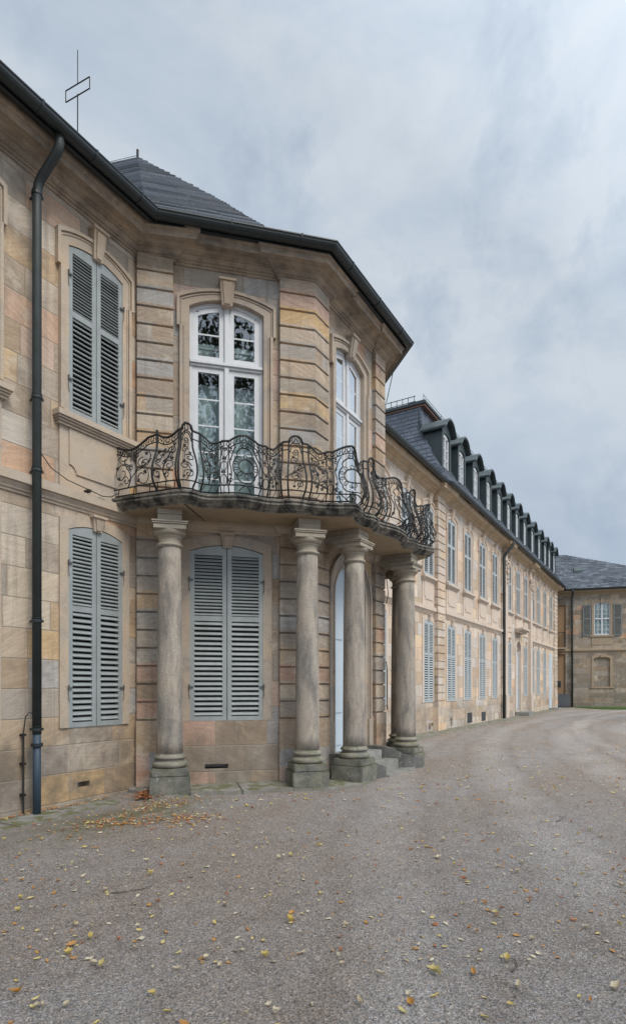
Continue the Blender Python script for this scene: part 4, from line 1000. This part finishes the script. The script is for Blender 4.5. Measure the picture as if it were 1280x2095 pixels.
# quoins and pilasters
pilaster([(X2 - .0, -.0 + .3), (X2, -N2), (14.19, -N2)], .95, 8.33, .28, .07, M['rustic_wing'], wing, -.3, loc=WO)
pilaster([(37.3, -N2), (XE, -N2), (XE, .5)], .95, 8.33, .28, .07, M['rustic_wing'], wing, -.3, loc=WO)
for u0 in (22.85, 28.8):
    mb = MB(); mb.box(u0, u0 + .5, -N2 - .15, -N2 + .01, 1.2, 7.3); mb.box(u0 - .05, u0 + .55, -N2 - .20, -N2 + .01, -.3, 1.1); mb.box(u0 - .03, u0 + .53, -N2 - .185, -N2 + .01, 1.1, 1.2)
    mb.box(u0 + .02, u0 + .48, -N2 - .13, -N2 + .01, 7.3, 8.2); mb.box(u0 - .08, u0 + .58, -N2 - .27, -N2 + .01, 8.2, 8.27)
    mb.box(u0 - .06, u0 + .56, -N2 - .24, -N2 + .01, 7.62, 7.7)
    for (w, zc, rr) in ((-.02, 7.5, .10), (.52, 7.5, .10), (.25, 7.35, .12), (.25, 7.1, .09), (.25, 6.85, .07), (.12, 7.2, .06), (.38, 7.2, .06), (.25, 6.65, .05)):
        for s in (0, 1, 2):
            an = s * 2.1; pts = [(u0 + w + rr * (1 - .25 * s) * math.cos(an + q) * (1 - q * .1), -N2 - .20 - .02 * s, zc + rr * (1 - .25 * s) * math.sin(an + q) * (1 - q * .1)) for q in [k * .6 for k in range(9)]]
            mb.tube(pts, .028 - .005 * s, 5)
    p = mb.build('pilaster', M['trim_wing'], wing, WO); p['label'] = 'plain pilaster with a carved rococo capital'
jg = lambda u, a, b: [(u, -a), (u, -b)]
wpath = [(X1 + .1, 0), (X2, 0), (X2, -N2 - .06), (14.19, -N2 - .06), (14.19, -N2)] + jg(22.8, N2, N2 + .14) + jg(23.4, N2 + .14, N2) + jg(28.75, N2, N2 + .14) + jg(29.35, N2 + .14, N2) + jg(37.3, N2, N2 + .06) + [(XE, -N2 - .06), (XE, .5)]
mb = MB(); mb.sweep(wpath, CORN); mb.build('cornice', M['cornice_wing'], wing, WO)
for pth in ([(X1 + .4, 0), (X2, 0)], [(14.19, -N2), (22.55, -N2)], [(29.35, -N2), (37.3, -N2)]):
    mb = MB(); mb.sweep(pth, STR); mb.build('string_course', M['trim_wing'], wing, WO)

gutter([(X1 - .3, 0), (X2 - .15, 0), (X2 + .1, -.1), (XE + .1, -.1)], wing).location = WO
wdp = MB()
downpipe(wing, [(22.7 - 25, -.63, 8.56), (22.7 - 25, -.63, 8.35), (22.58 - 25, -.35, 8.0), (22.55 - 25, -.24, 7.8), (22.55 - 25, -.24, .0)], .075, collars=(6, 4.1, 2, .6))
# entrance of the wing
mb = MB(); pi = apath(.55, .25, 3.45, .55, n=16); po = apath(.75, .25, 3.45, .75, n=16); band(mb, pi, po, -.05, .2, .02)
mb.hexa([(-.08, -.07, 3.95), (.08, -.07, 3.95), (.08, 0, 3.95), (-.08, 0, 3.95), (-.12, -.18, 4.4), (.12, -.18, 4.4), (.12, 0, 4.4), (-.12, 0, 4.4)])
for a, b, p in ((4.40, 4.48, .28), (4.48, 4.55, .38), (4.55, 4.64, .45)): mb.box(-.72 - p * .3, .72 + p * .3, -p, 0, a, b - .003)
wd = mb.build('door', M['trim_wing'], wing, (26.2 - 25, -N2, 0)); wd['label'] = 'distant blue door with fanlight under a small stone canopy'
mb = MB(); mb.box(-.55, .55, .12, .16, .25, 3.35)
for z in (.4, 1.2, 2.1): mb.box(-.45, .45, .10, .12, z, z + .65)
link('door_leaf', mb.mesh('door_leaf', M['door']), wd)
mb = MB(); ap = arcpts(.55, 3.45, .55, 16); mb.poly([(x, .14, z) for x, z in ap] + [(.55, .14, 3.35), (-.55, .14, 3.35)]); link('fanlight', mb.mesh('fanlight', M['glass']), wd)
mb = MB()
for a in (30, 60, 90, 120, 150): mb.tube([(0, .12, 3.4), (.54 * math.cos(R(a)), .12, 3.45 + .54 * math.sin(R(a)))], .018, 4)
mb.box(-.55, .55, .1, .15, 3.33, 3.40); link('fanlight_bar', mb.mesh('fanlight_bar', M['white']), wd)
mb = MB(); mb.box(-.55, .55, .3, .32, .25, 4.0); link('dark_room', mb.mesh('dark_room', M['dark']), wd)
mb = MB(); mb.box(-.5, .5, -.05, 0, .1, 3.8); mb.f = mb.f
d2 = mb.build('door', M['door'], wing, (36.1 - 25, -N2 + .04, 0)); d2['label'] = 'narrow closed blue door at the far end of the wing'
mb = MB(); mb.box(-.75, .75, -.7, 0, -.1, .22); o = mb.build('stone_step', M['step'], None, (26.2, -N2 - .003, 0), bevel=.02); tag(o, 'single stone step in front of the far blue door', 'step')
mb = MB(); mb.box(-.7, .7, -.6, 0, -.1, .1); o = mb.build('stone_step', M['step'], None, (36.2, -N2 - .003, 0), bevel=.02); tag(o, 'low worn step at the far corner of the long wing', 'step')
# mansard
MP = [(-.60, 8.63), (-.44, 8.95), (-.2, 9.28), (.06, 9.58), (.37, 10.14), (.7, 10.82), (.89, 11.32), (1.0, 11.8), (1.06, 12.3)]
def mz(y):
    for (a, za), (b, zb) in zip(MP, MP[1:]):
        if y <= b: return za + (zb - za) * (y - a) / (b - a)
    return MP[-1][1]
def my(t):
    s = t * (len(MP) - 1); k = min(int(s), len(MP) - 2); q = s - k; a, b = MP[k], MP[k + 1]; return a[0] + (b[0] - a[0]) * q, a[1] + (b[1] - a[1]) * q
mb = MB(); uvs = []
rows = [k / 24 for k in range(25)]
courses(mb, rows, lambda t: (13.85 + my(t)[0] - 25, my(t)[0], my(t)[1]), lambda t: (46 - 25, my(t)[0], my(t)[1]), uvs)
courses(mb, rows, lambda t: (13.85 + my(t)[0] - 25, 9, my(t)[1]), lambda t: (13.85 + my(t)[0] - 25, my(t)[0], my(t)[1]), uvs)
mb.uv = uvs; mb.build('roof', M['slate_blue'], wing)['label'] = 'flared blue-grey slate mansard slope'
mb = MB(); mb.quad((X1 - 25, -.5, 8.62), (15.5 - 25, -.5, 8.62), (15.5 - 25, 6, 12.0), (X1 - 25, 6, 12.0)); mb.build('low_roof', M['slate'], wing)
mb = MB(); ex, ey = 14.86, .86
mb.box(ex + .02, 46, ey + .02, 9, 12.28, 12.36); mb.build('eaves_board', M['copper'], wing, WO)
mb = MB(); mb.box(ex - .03, 46, ey - .03, 9, 12.363, 12.46); mb.build('upper_eaves', M['dormer'], wing, WO)
uvs = []; mb = MB(); rows = [k / 22 for k in range(23)]
zt_ = lambda t: 12.463 + 1.3 * t
courses(mb, rows, lambda t: (ex + 3.2 * t - 25, ey + 3.2 * t, zt_(t)), lambda t: (46 - 25, ey + 3.2 * t, zt_(t)), uvs)
courses(mb, rows, lambda t: (ex + 3.2 * t - 25, 8 - 1 * t, zt_(t)), lambda t: (ex + 3.2 * t - 25, ey + 3.2 * t, zt_(t)), uvs)
mb.uv = uvs; mb.build('upper_roof', M['slate'], wing)
mb = MB()
for k in range(22):
    y = ey + .5 + k * .24; mb.box(ex + .16, ex + .18, y, y + .02, 12.5, 12.82)
for z in (12.60, 12.80): mb.tube([(ex + .17, ey + .45, z), (ex + .17, ey + 5.8, z)], .016, 4)
mb.build('snow_guard', M['dormer'], wing, WO)
mb = MB(); mb.tube([(ex + .1, ey + .1, 12.72), (45, ey + .1, 12.72)], .012, 4)
for k in range(16): x = ex + .1 + k * 2; mb.tube([(x, ey + .1, 12.46), (x, ey + .1, 12.76)], .012, 4)
mb.build('lightning_rod', M['dormer_top'], wing, WO)
# dormers
def dormer_meshes():
    hw = .50; b = MB(); y0 = .12
    b.box(-hw, -.36, y0 - .02, y0 + .1, 9.62, 11.2); b.box(.36, hw, y0 - .02, y0 + .1, 9.62, 11.2)
    ap = arcpts(.36, 10.95, .12, 10); b.vprism(ap + [(hw - .002, 10.95), (hw - .002, 11.25), (-hw + .002, 11.25), (-hw + .002, 10.95)], y0 - .022, y0 + .1)
    b.box(-hw - .09, hw + .09, y0 - .14, y0 + .05, 9.50, 9.62)
    for s in (-1, 1):
        x = s * hw; ys = [y0 + .1, .37, .7, .89, 1.04]
        for ya, yb in zip(ys, ys[1:]): b.quad((x, ya, mz(ya) - .1), (x, yb, mz(yb) - .1), (x, yb, 11.25), (x, ya, 11.25))
    bm_ = b.mesh('dormer', M['dormer'])
    r_ = MB(); out = [(-.66, 11.12), (-.60, 11.14), (-.50, 11.24), (-.38, 11.40), (-.22, 11.50), (0, 11.54), (.22, 11.50), (.38, 11.40), (.50, 11.24), (.60, 11.14), (.66, 11.12)]
    th = [(x, z + .06) for x, z in out]
    r_.vprism(out + th[::-1], -.1, .93)
    rm = r_.mesh('dormer_roof', M['dormer_top'], smooth=False)
    u_ = MB(); u_.vprism([(x * .97, z - .045) for x, z in out] + [(x * .97, z - .003) for x, z in out[::-1]], -.06, .92); u_.vprism([(-hw, 11.1), (hw, 11.1)] + [(x * .76, z - .05) for x, z in out[::-1]], .1, .16)
    um = u_.mesh('dormer_eaves', M['dormer'])
    w = MB(); y = .15
    w.box(-.36, -.29, y, y + .05, 9.64, 10.98); w.box(.29, .36, y, y + .05, 9.64, 10.98); w.box(-.03, .03, y - .01, y + .05, 9.64, 11.05)
    w.box(-.29, .29, y, y + .05, 9.64, 9.72); w.vprism([(p[0] * .99, p[1] - .01) for p in ap] + [(.35, 10.92), (-.35, 10.92)], y, y + .05)
    for z in (10.1, 10.5): w.box(-.29, .29, y + .01, y + .04, z, z + .03)
    wm = w.mesh('window_frame', M['white'])
    g = MB(); g.quad((-.3, y + .03, 9.7), (.3, y + .03, 9.7), (.3, y + .03, 11), (-.3, y + .03, 11)); gm = g.mesh('pane', M['glass'])
    d_ = MB(); d_.quad((-.4, y + .3, 9.6), (.4, y + .3, 9.6), (.4, y + .3, 11.1), (-.4, y + .3, 11.1)); dm = d_.mesh('dark_room', M['dark'])
    return bm_, rm, um, wm, gm, dm
DM = dormer_meshes()
for x in DORMERS if 'DORMERS' in globals() else [15.1, 16.98, 19.0, 21.1, 23.1, 25.05, 27.0, 29.0, 31.2, 33.35, 35.4, 37.0, 38.9]:
    d = link('dormer', DM[0], wing, (x - 25, 0, 0))
    for nm, me in zip(('dormer_roof', 'dormer_eaves', 'window_frame', 'pane', 'dark_room'), DM[1:]): link(nm, me, d)

# ================================================================== END BUILDING
eb = empty('side_building', (EO[0], EO[1], 0)); tag(eb, 'darker sandstone building closing the courtyard with hipped slate roof', 'palace')
FE0 = (0, 0, EA)
hs = [hole(2.06, .54, 5.32, 7.75), hole(2.05, .54, 1.55, 3.72), (-2.0, -.40, 4.4, 7.6), (-2.0, -.42, -.3, 3.95), hole(7.5, .54, 5.32, 7.75)]
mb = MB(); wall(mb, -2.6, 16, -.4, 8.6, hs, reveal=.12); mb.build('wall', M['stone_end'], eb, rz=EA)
mb = MB(); mb.box(-2.1, -.3, .10, .16, 4.3, 7.7); mb.box(-2.1, -.3, .10, .16, -.3, 4.0); mb.build('niche_panel', M['plaster_niche'], eb, rz=EA)
mb = MB(); mb.box(1.4, 2.7, .08, .14, 1.5, 3.8); mb.build('blind_window', M['stone_end'], eb, rz=EA, uvoff=(3, .2))
mb = MB(); mb.box(-1.15, -.72, .05, .11, 1.5, 1.95); mb.build('dark_vent', M['dark'], eb, rz=EA)
mb = MB(); band(mb, apath(.54, 1.55, 3.6, .12), apath(.70, 1.55, 3.74, .13), -.035, .1, .02); mb.box(-.78, .78, -.06, .02, 1.42, 1.53); mb.box(-.09, .09, -.08, .02, 3.68, 3.9)
a = W_(FE0, 2.05); mb.build('blind_surround', M['trim_end'], eb, (*a, 0), EA)
mb = MB(); prof_s = [(x, z) for x, z in STR]; mb.sweep([W_(FE0, -2.6), W_(FE0, 16)], prof_s); mb.build('string_course', M['trim_end'], eb)
mb = MB(); band(mb, apath(.54, 5.32, 7.6, .15), apath(.69, 5.32, 7.74, .16), -.04, .1, .02); mb.box(-.80, .80, -.09, .02, 5.19, 5.30); mb.box(-.10, .10, -.10, .02, 7.66, 8.02); mb.box(-.7, .7, -.03, .02, 4.6, 5.15)
a = W_(FE0, 2.06); ew = mb.build('window', M['trim_end'], eb, (*a, 0), EA); ew['label'] = 'white sash window between two open grey shutters'
mb = MB(); f0 = apath(.54, 5.32, 7.6, .15); f1 = apath(.48, 5.32, 7.53, .15); band(mb, f1, f0, .04, .08, .08); mb.box(-.05, .05, .02, .08, 5.32, 7.7); mb.box(-.5, .5, .02, .08, 6.47, 6.57); mb.box(-.5, .5, .04, .08, 5.32, 5.42)
for x in (-.27, .27): mb.box(x - .015, x + .015, .04, .07, 5.4, 7.6)
for z in (5.7, 6.05, 6.85, 7.2): mb.box(-.5, .5, .04, .07, z - .015, z + .015)
link('window_frame', mb.mesh('window_frame', M['white']), ew)
mb = MB(); mb.quad((-.5, .065, 5.35), (.5, .065, 5.35), (.5, .065, 7.72), (-.5, .065, 7.72)); link('pane', mb.mesh('pane', M['glass']), ew)
mb = MB(); mb.quad((-.54, .14, 5.3), (.54, .14, 5.3), (.54, .14, 7.75), (-.54, .14, 7.75)); link('curtain', mb.mesh('curtain', M['curtain']), ew)
for s in (-1, 1):
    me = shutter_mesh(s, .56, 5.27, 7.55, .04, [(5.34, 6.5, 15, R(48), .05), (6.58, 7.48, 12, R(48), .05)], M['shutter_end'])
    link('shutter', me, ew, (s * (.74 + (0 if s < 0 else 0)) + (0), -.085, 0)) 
ECORN = [(-.05, 8.30), (.04, 8.30), (.06, 8.36), (.15, 8.42), (.16, 8.46), (.36, 8.48), (.37, 8.60), (.42, 8.64), (-.05, 8.66)]
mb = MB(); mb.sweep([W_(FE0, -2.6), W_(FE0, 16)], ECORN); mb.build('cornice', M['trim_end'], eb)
g = gutter([W_(FE0, -2.0), W_(FE0, 16)], eb, o=.5, z=8.68, rr=.09)
a = W_(FE0, .03, .14); b = W_(FE0, .03, .55); c = W_(FE0, .03, .14)
downpipe(eb, [(b[0], b[1], 8.62), (b[0], b[1], 8.5), (a[0], a[1], 8.1), (c[0], c[1], 7.9), (c[0], c[1], 0)], .07, collars=(5, 2.6, .9))
E0_ = W_(FE0, 0, .5)
def ept(u, d, z): p = W_(FE0, u, .5 - d); return (p[0], p[1], z)
mb = MB(); uvs = []; N_ = 34; pitch = .85
def el(t): return ept(-2.2 + .0 * t, 3.9 * t, 8.72 + pitch * 3.9 * t)
def er(t): return ept(9.6 - 9.7 * t, 3.9 * t, 8.72 + pitch * 3.9 * t)
courses(mb, [k / N_ for k in range(N_ + 1)], el, er, uvs)
i = len(mb.v)
mb.v += [el(0), el(1), er(1), er(0), ept(9.6, 9, 8.72), ept(-2.2, 9, 8.72)]
mb.f += [(i + 3, i + 2, i + 4), (i + 1, i + 5, i + 4, i + 2)]; uvs += [[(0, 0), (0, 10), (5, 0)], [(0, 0), (0, 10), (5, 10), (5, 0)]]
mb.uv = uvs; mb.build('roof', M['slate_end'], eb)['label'] = 'hipped slate roof in scalloped courses'
mb = MB(); cz = 8.72 + pitch * 1.95; c0 = [ept(.35, 1.75, 8.72 + pitch * 1.75 + .03), ept(1.0, 1.75, 8.72 + pitch * 1.75 + .03), ept(1.0, 2.2, 8.72 + pitch * 2.2 + .03), ept(.35, 2.2, 8.72 + pitch * 2.2 + .03)]
mb.hexa([tuple(p) for p in c0] + [(p[0], p[1], p[2] + .12) for p in c0]); mb.build('roof_hatch', M['dormer_top'], eb)
mb = MB()
mb.tube([ept(2.2, .45, 9.2), ept(9, .45, 9.2)], .02, 4); mb.tube([ept(2.2, .5, 9.3), ept(9, .5, 9.3)], .02, 4)
for k in range(18): u = 2.2 + k * .4; mb.tube([ept(u, .4, 9.0), ept(u, .5, 9.34)], .016, 4)
mb.build('snow_guard', M['dormer'], eb)
# little balcony in the corner
mb = MB(); mb.box(-2.0, -.45, -.75, .12, 4.28, 4.42); mb.box(-1.9, -.6, -.55, .12, 4.12, 4.28); mb.build('balcony_slab', M['trim_end'], eb, rz=EA, bevel=.02)
mb = MB()
for k in range(15): mb.box(-1.9 + k * .1, -1.885 + k * .1, -.7, -.685, 4.42, 5.5)
for k in range(7): mb.box(-.5, -.485, -.7 + k * .1, -.685 + k * .1, 4.42, 5.5)
mb.box(-1.92, -.48, -.715, -.675, 5.5, 5.54); mb.box(-.515, -.475, -.7, .1, 5.5, 5.54); mb.build('balcony_rail', M['iron'], eb, rz=EA)
# box on the ground in the corner
mb = MB(); mb.box(-.42, .42, -.3, .3, .12, .95); mb.box(-.45, .45, -.33, .33, .95, .99)
for k in range(9): mb.box(-.38, .38, -.31, -.295, .2 + k * .08, .24 + k * .08)
mb.box(-.36, .36, -.25, .25, 0, .12)
p = W_(FE, -.62, .40); ub = mb.build('utility_box', M['box'], None, (p[0], p[1], 0), EA, bevel=.01); tag(ub, 'grey louvred metal box standing in the far building corner', 'utility box')

# ================================================================== GROUND
def gz(x, y):
    n = -y; z = 0
    if n > -3:
        t = max(0, min(1, (n - .35) / 1.2)); fx = max(0, min(1, (-x - .1) / .8)); z -= .08 * (1 - t * t * (3 - 2 * t)) * fx
    z += .012 * math.sin(x * .7 + 1) * math.sin(y * .9)
    return z
mb = MB(); xs = [-400, -120, -40, -20] + [-12 + .5 * k for k in range(40)] + [9 + k for k in range(40)] + [60, 90, 150, 400]; ys = [-400, -150, -60, -30, -20] + [-14 + .35 * k for k in range(44)] + [2, 10, 60, 150, 400]
idx = {}
for i, x in enumerate(xs):
    for j, y in enumerate(ys): idx[i, j] = len(mb.v); mb.v.append((x, y, gz(x, y)))
for i in range(len(xs) - 1):
    for j in range(len(ys) - 1): mb.f.append((idx[i, j], idx[i + 1, j], idx[i + 1, j + 1], idx[i, j + 1]))
struct(mb.build('gravel_ground', M['gravel'], smooth=True))
# paving along the foot of the walls
mb = MB(); x = -9.0
while x < -.45:
    w = random.uniform(.7, 1.15); x1 = min(x + w, -.4); n1 = .60 if x < -1.5 else .52
    zz = gz((x + x1) / 2, -.3) + .022 + random.uniform(-.006, .006)
    mb.prism([(x + .006, -n1), (x1 - .006, -n1 + random.uniform(-.03, .03)), (x1 - .006, .03), (x + .006, .03)], -.25, zz); x = x1
for a, b, n1, n2 in ((-.1, .26, .25, .7), (.8, 1.55, .80, .86), (1.56, 2.34, .85, .80)):
    mb.prism([Bp(a + .002, -.02), Bp(a + .002, n1), Bp(b - .002, n2), Bp(b + .006, -.02)], -.25, .035 + random.uniform(0, .012))
mb.prism([Bp(.26, -.02), Bp(.26, .25), Bp(.79, .3), Bp(.79, -.02)], -.25, .03)
mb.prism([Bp(.78, .3), Bp(.78, .84), Bp(.24, .86), Bp(.24, .3)], -.25, .012)
mb.prism([Bp(2.345, -.02), Bp(2.345, .80), Bp(3.05, .90), Cp(-.05, .92), Cp(.3, .95), Cp(.3, -.02), P2], -.25, .025)
mb.prism([Cp(2.4, -.02), Cp(2.4, .5), Cp(2.95, .5), P3], -.25, .03)
x = 6.9
while x < 38:
    w = random.uniform(1, 1.7); mb.prism([(x + .01, -.75), (x + w - .01, -.75 + random.uniform(-.03, .03)), (x + w - .01, .02), (x + .01, .02)], -.25, .02 + random.uniform(0, .012)); x += w
struct(mb.build('paving', M['paving'], bevel=.006))
# grass strip before the end building
mb = MB()
for k in range(9000):
    u = random.uniform(.2, 16); n = random.uniform(.05, 3.2 + .3 * min(u, 3)) ; 
    if u < 1.5 and n > 1.0 + u: continue
    x, y = W_(FE, u, n); h = random.uniform(.04, .10); a = random.uniform(0, 6.28); w = .03
    mb.poly([(x - w * math.cos(a), y - w * math.sin(a), 0), (x + w * math.cos(a), y + w * math.sin(a), 0), (x + random.uniform(-.03, .03), y + random.uniform(-.03, .03), h)])
g = MB(); g.poly([(*W_(FE, .2, 0), .03), (*W_(FE, .2, .9), .03), (*W_(FE, 1.6, 3.6), .03), (*W_(FE, 16, 4.2), .03), (*W_(FE, 16, 0), .03)]); struct(g.build('lawn', M['grass']))
struct(mb.build('grass', M['grass']), 'stuff')

# ================================================================== FALLEN LEAVES
def leaf_shape(L, W, curl, seed):
    rnd = random.Random(seed); mb = MB(); n = 7; i = 0
    for k in range(n + 1):
        t = k / n; x = (t - .5) * L; w = W * math.sin(math.pi * min(1, t * 1.02)) ** .8 * (1 + rnd.uniform(-.3, .2)) + .0006
        zc = .003 + curl * L * (2 * t - 1) ** 2 * .5 + .004; mb.v += [(x, -w / 2, zc + curl * w * .7), (x, 0, zc - .001), (x, w / 2, zc + curl * w * .9)]
    for k in range(n):
        for j in range(2): a = k * 3 + j; mb.f.append((a, a + 1, a + 4, a + 3))
    mb.tube([(-L * .5, 0, .004), (-L * .72, .006, .009), (-L * .85, .012, .006)], .0011, 3)
    return mb
LK = [('yellow', 'leaf_yellow'), ('orange', 'leaf_orange'), ('pale', 'leaf_pale'), ('brown', 'leaf_brown')]
LMES = {c: [leaf_shape(random.uniform(.06, .095), random.uniform(.028, .05), random.uniform(.3, 1.1), i * 13 + 5).mesh('leaf', M[m]) for i in range(5)] for c, m in LK}
camx, camy = cam.location.x, cam.location.y
fwx, fwy = math.cos(R(31.4)), math.sin(R(31.4)); rtx, rty = fwy, -fwx
def inpav(x, y):
    n = -y
    if n < .1 and x < 0: return True
    if x < 0: return False
    if x <= 2.4: return n < x + .9
    if x < 5: return n < 2.95
    if x < 7.2: return n < 7.2 - x + .9
    return n < .3
cnt = 0
while cnt < 292:
    dpt = 2.75 + 12 * random.random() ** 1.35
    sx = random.uniform(-.56, .56); x = camx + fwx * dpt + rtx * sx * dpt; y = camy + fwy * dpt + rty * sx * dpt
    if inpav(x, y): continue
    near_wall = (-y < 2.0 and x < 1)
    rk = random.random(); c = 'yellow' if rk < .40 else 'orange' if rk < .55 else 'pale' if rk < .92 else 'brown'
    if near_wall and random.random() < .6: c = 'orange' if random.random() < .5 else 'brown'
    o = link('fallen_leaf', random.choice(LMES[c]), None, (x, y, gz(x, y) + .004), random.uniform(0, 6.28))
    o.rotation_euler = (random.gauss(0, .15), random.gauss(0, .15), random.uniform(0, 6.28)); s = random.uniform(.42, .85); o.scale = (s, s, s)
    tag(o, f'{c} fallen leaf lying loose on the grey gravel', 'leaf', f'{c} leaves scattered over the gravel'); cnt += 1
def litter(name, spots, mat, kind='stuff'):
    mb = MB()
    for x, y, z, s in spots:
        a = random.uniform(0, 6.28); t = random.uniform(-.5, .5); c, q = math.cos(a), math.sin(a); w = s * random.uniform(.35, .6)
        P = [(-s, 0), (-s * .3, w * .9), (s * .4, w), (s, 0), (s * .3, -w), (-s * .4, -w * .8)]
        mb.poly([(x + c * u - q * v, y + q * u + c * v, z + .004 + abs(u) * .25 * t + random.uniform(0, .012)) for u, v in P])
    return struct(mb.build(name, M[mat]), kind)
sp = {'leaf_orange': [], 'leaf_brown': [], 'leaf_yellow': [], 'leaf_pale': []}
def put(x, y, s=.03, dz=0, wts=(.35, .35, .15, .15)):
    m = random.choices(['leaf_orange', 'leaf_brown', 'leaf_yellow', 'leaf_pale'], wts)[0]; sp[m].append((x, y, gz(x, y) + dz, s * random.uniform(.6, 1.2)))
for k in range(260): put(random.uniform(-2.9, -.6), -.04 - abs(random.gauss(0, .05)), .02, .03)
for k in range(260):
    d = abs(random.gauss(0, .12)); a = random.uniform(0, 6.28); x = -.38 + d * math.cos(a) * .9; y = -.62 + d * math.sin(a); put(x, y, .03, max(0, .09 - d * .5) * random.random() + .03, (.15, .8, .03, .02))
for k in range(230): put(random.gauss(-.72, .38), -1.22 + random.gauss(0, .22), .02, 0)
for k in range(330):
    t = random.random(); put(-2.0 + 1.05 * t + random.gauss(0, .22), -1.35 - 1.0 * t + random.gauss(0, .16), .026, 0, (.45, .35, .1, .1))
for k in range(90): put(random.uniform(-.9, .4), -1.1 + random.gauss(0, .3), .024, 0)
for k in range(240):
    x = random.uniform(9, 36); put(x, -.75 - abs(random.gauss(0, .35)), .04, 0, (.55, .25, .1, .1))
for k in range(2500):
    dpt = 3.4 + 24 * random.random() ** 1.2; sx = random.uniform(-.56, .56); x = camx + fwx * dpt + rtx * sx * dpt; y = camy + fwy * dpt + rty * sx * dpt
    if not inpav(x, y): put(x, y, random.uniform(.012, .028) if dpt < 8 else random.uniform(.026, .045), 0, (.36, .12, .26, .26))
for k, (m, L_) in enumerate(sp.items()): litter('leaf_litter', L_, m)
# twigs
for k, (x, y, a, L_, lb) in enumerate(((-3.2, -3.55, -.35, .34, 'thin dark curved twig lying on the gravel in the left foreground'), (1.1, -6.0, .1, .35, 'thin forked twig on the gravel right of centre'), (-2.9, -6.35, .5, .2, 'short bare twig near the bottom edge of the gravel'))):
    mb = MB(); mb.tube([(-L_ / 2, .04, .008), (-L_ * .2, -.01, .012), (L_ * .2, -.02, .010), (L_ / 2, .03, .006)], .005, 5, .002); mb.tube([(L_ * .1, -.015, .01), (L_ * .3, -.06, .012)], .002, 4)
    o = mb.build('twig', M['bark'], None, (x, y, gz(x, y)), a); tag(o, lb, 'twig')

# ================================================================== TREES across the courtyard (behind the viewer, seen in the window glass)
def tree(x, y, H, lab, seed):
    rnd = random.Random(seed); root = empty('broadleaf_tree', (x, y, 0)); tag(root, lab, 'tree')
    mb = MB(); mb.tube([(0, 0, -.2), (.1, 0, H * .3), (-.05, .1, H * .6), (0, 0, H * .9)], .35, 10, .05)
    for k in range(9): a = rnd.uniform(0, 6.28); z = H * rnd.uniform(.3, .75); q = H * .22; mb.tube([(0, 0, z), (q * .5 * math.cos(a), q * .5 * math.sin(a), z + q * .4), (q * math.cos(a), q * math.sin(a), z + q * .9)], .12, 6, .03)
    mb.build('trunk', M['bark'], root)
    cr = MB(); cl = [(rnd.gauss(0, H * .16), rnd.gauss(0, H * .16), H * rnd.uniform(.42, .97), H * rnd.uniform(.05, .10)) for _ in range(60)]
    for _ in range(8500):
        cx, cy, cz, cr_ = rnd.choice(cl); d = Vector((rnd.gauss(0, 1), rnd.gauss(0, 1), rnd.gauss(0, .8))) * cr_ * .6; p = Vector((cx, cy, cz)) + d; s = rnd.uniform(.08, .17)
        a = Vector((rnd.gauss(0, 1), rnd.gauss(0, 1), rnd.gauss(0, 1))).normalized() * s; b = Vector((rnd.gauss(0, 1), rnd.gauss(0, 1), rnd.gauss(0, 1))); b = (b - a * b.dot(a) / a.length_squared).normalized() * s * .6
        cr.quad(tuple(p - a), tuple(p + b), tuple(p + a), tuple(p - b))
    me = bpy.data.meshes.new('crown'); me.from_pydata(cr.v, [], cr.f); me.materials.append(M['foliage']); link('crown', me, root)
tree(-11.5, -15.5, 20, 'broad tree nearest the bay, across the gravel from it', 1)
tree(-18, -11, 19, 'loose leafy tree at the left end of the row', 2)
tree(-6, -22, 21, 'tallest full tree in the middle of the row', 3)
tree(-17, -24, 22, 'dense high tree standing behind the front row', 5)
tree(24, -17, 13, 'smaller round tree far along the courtyard edge', 4)
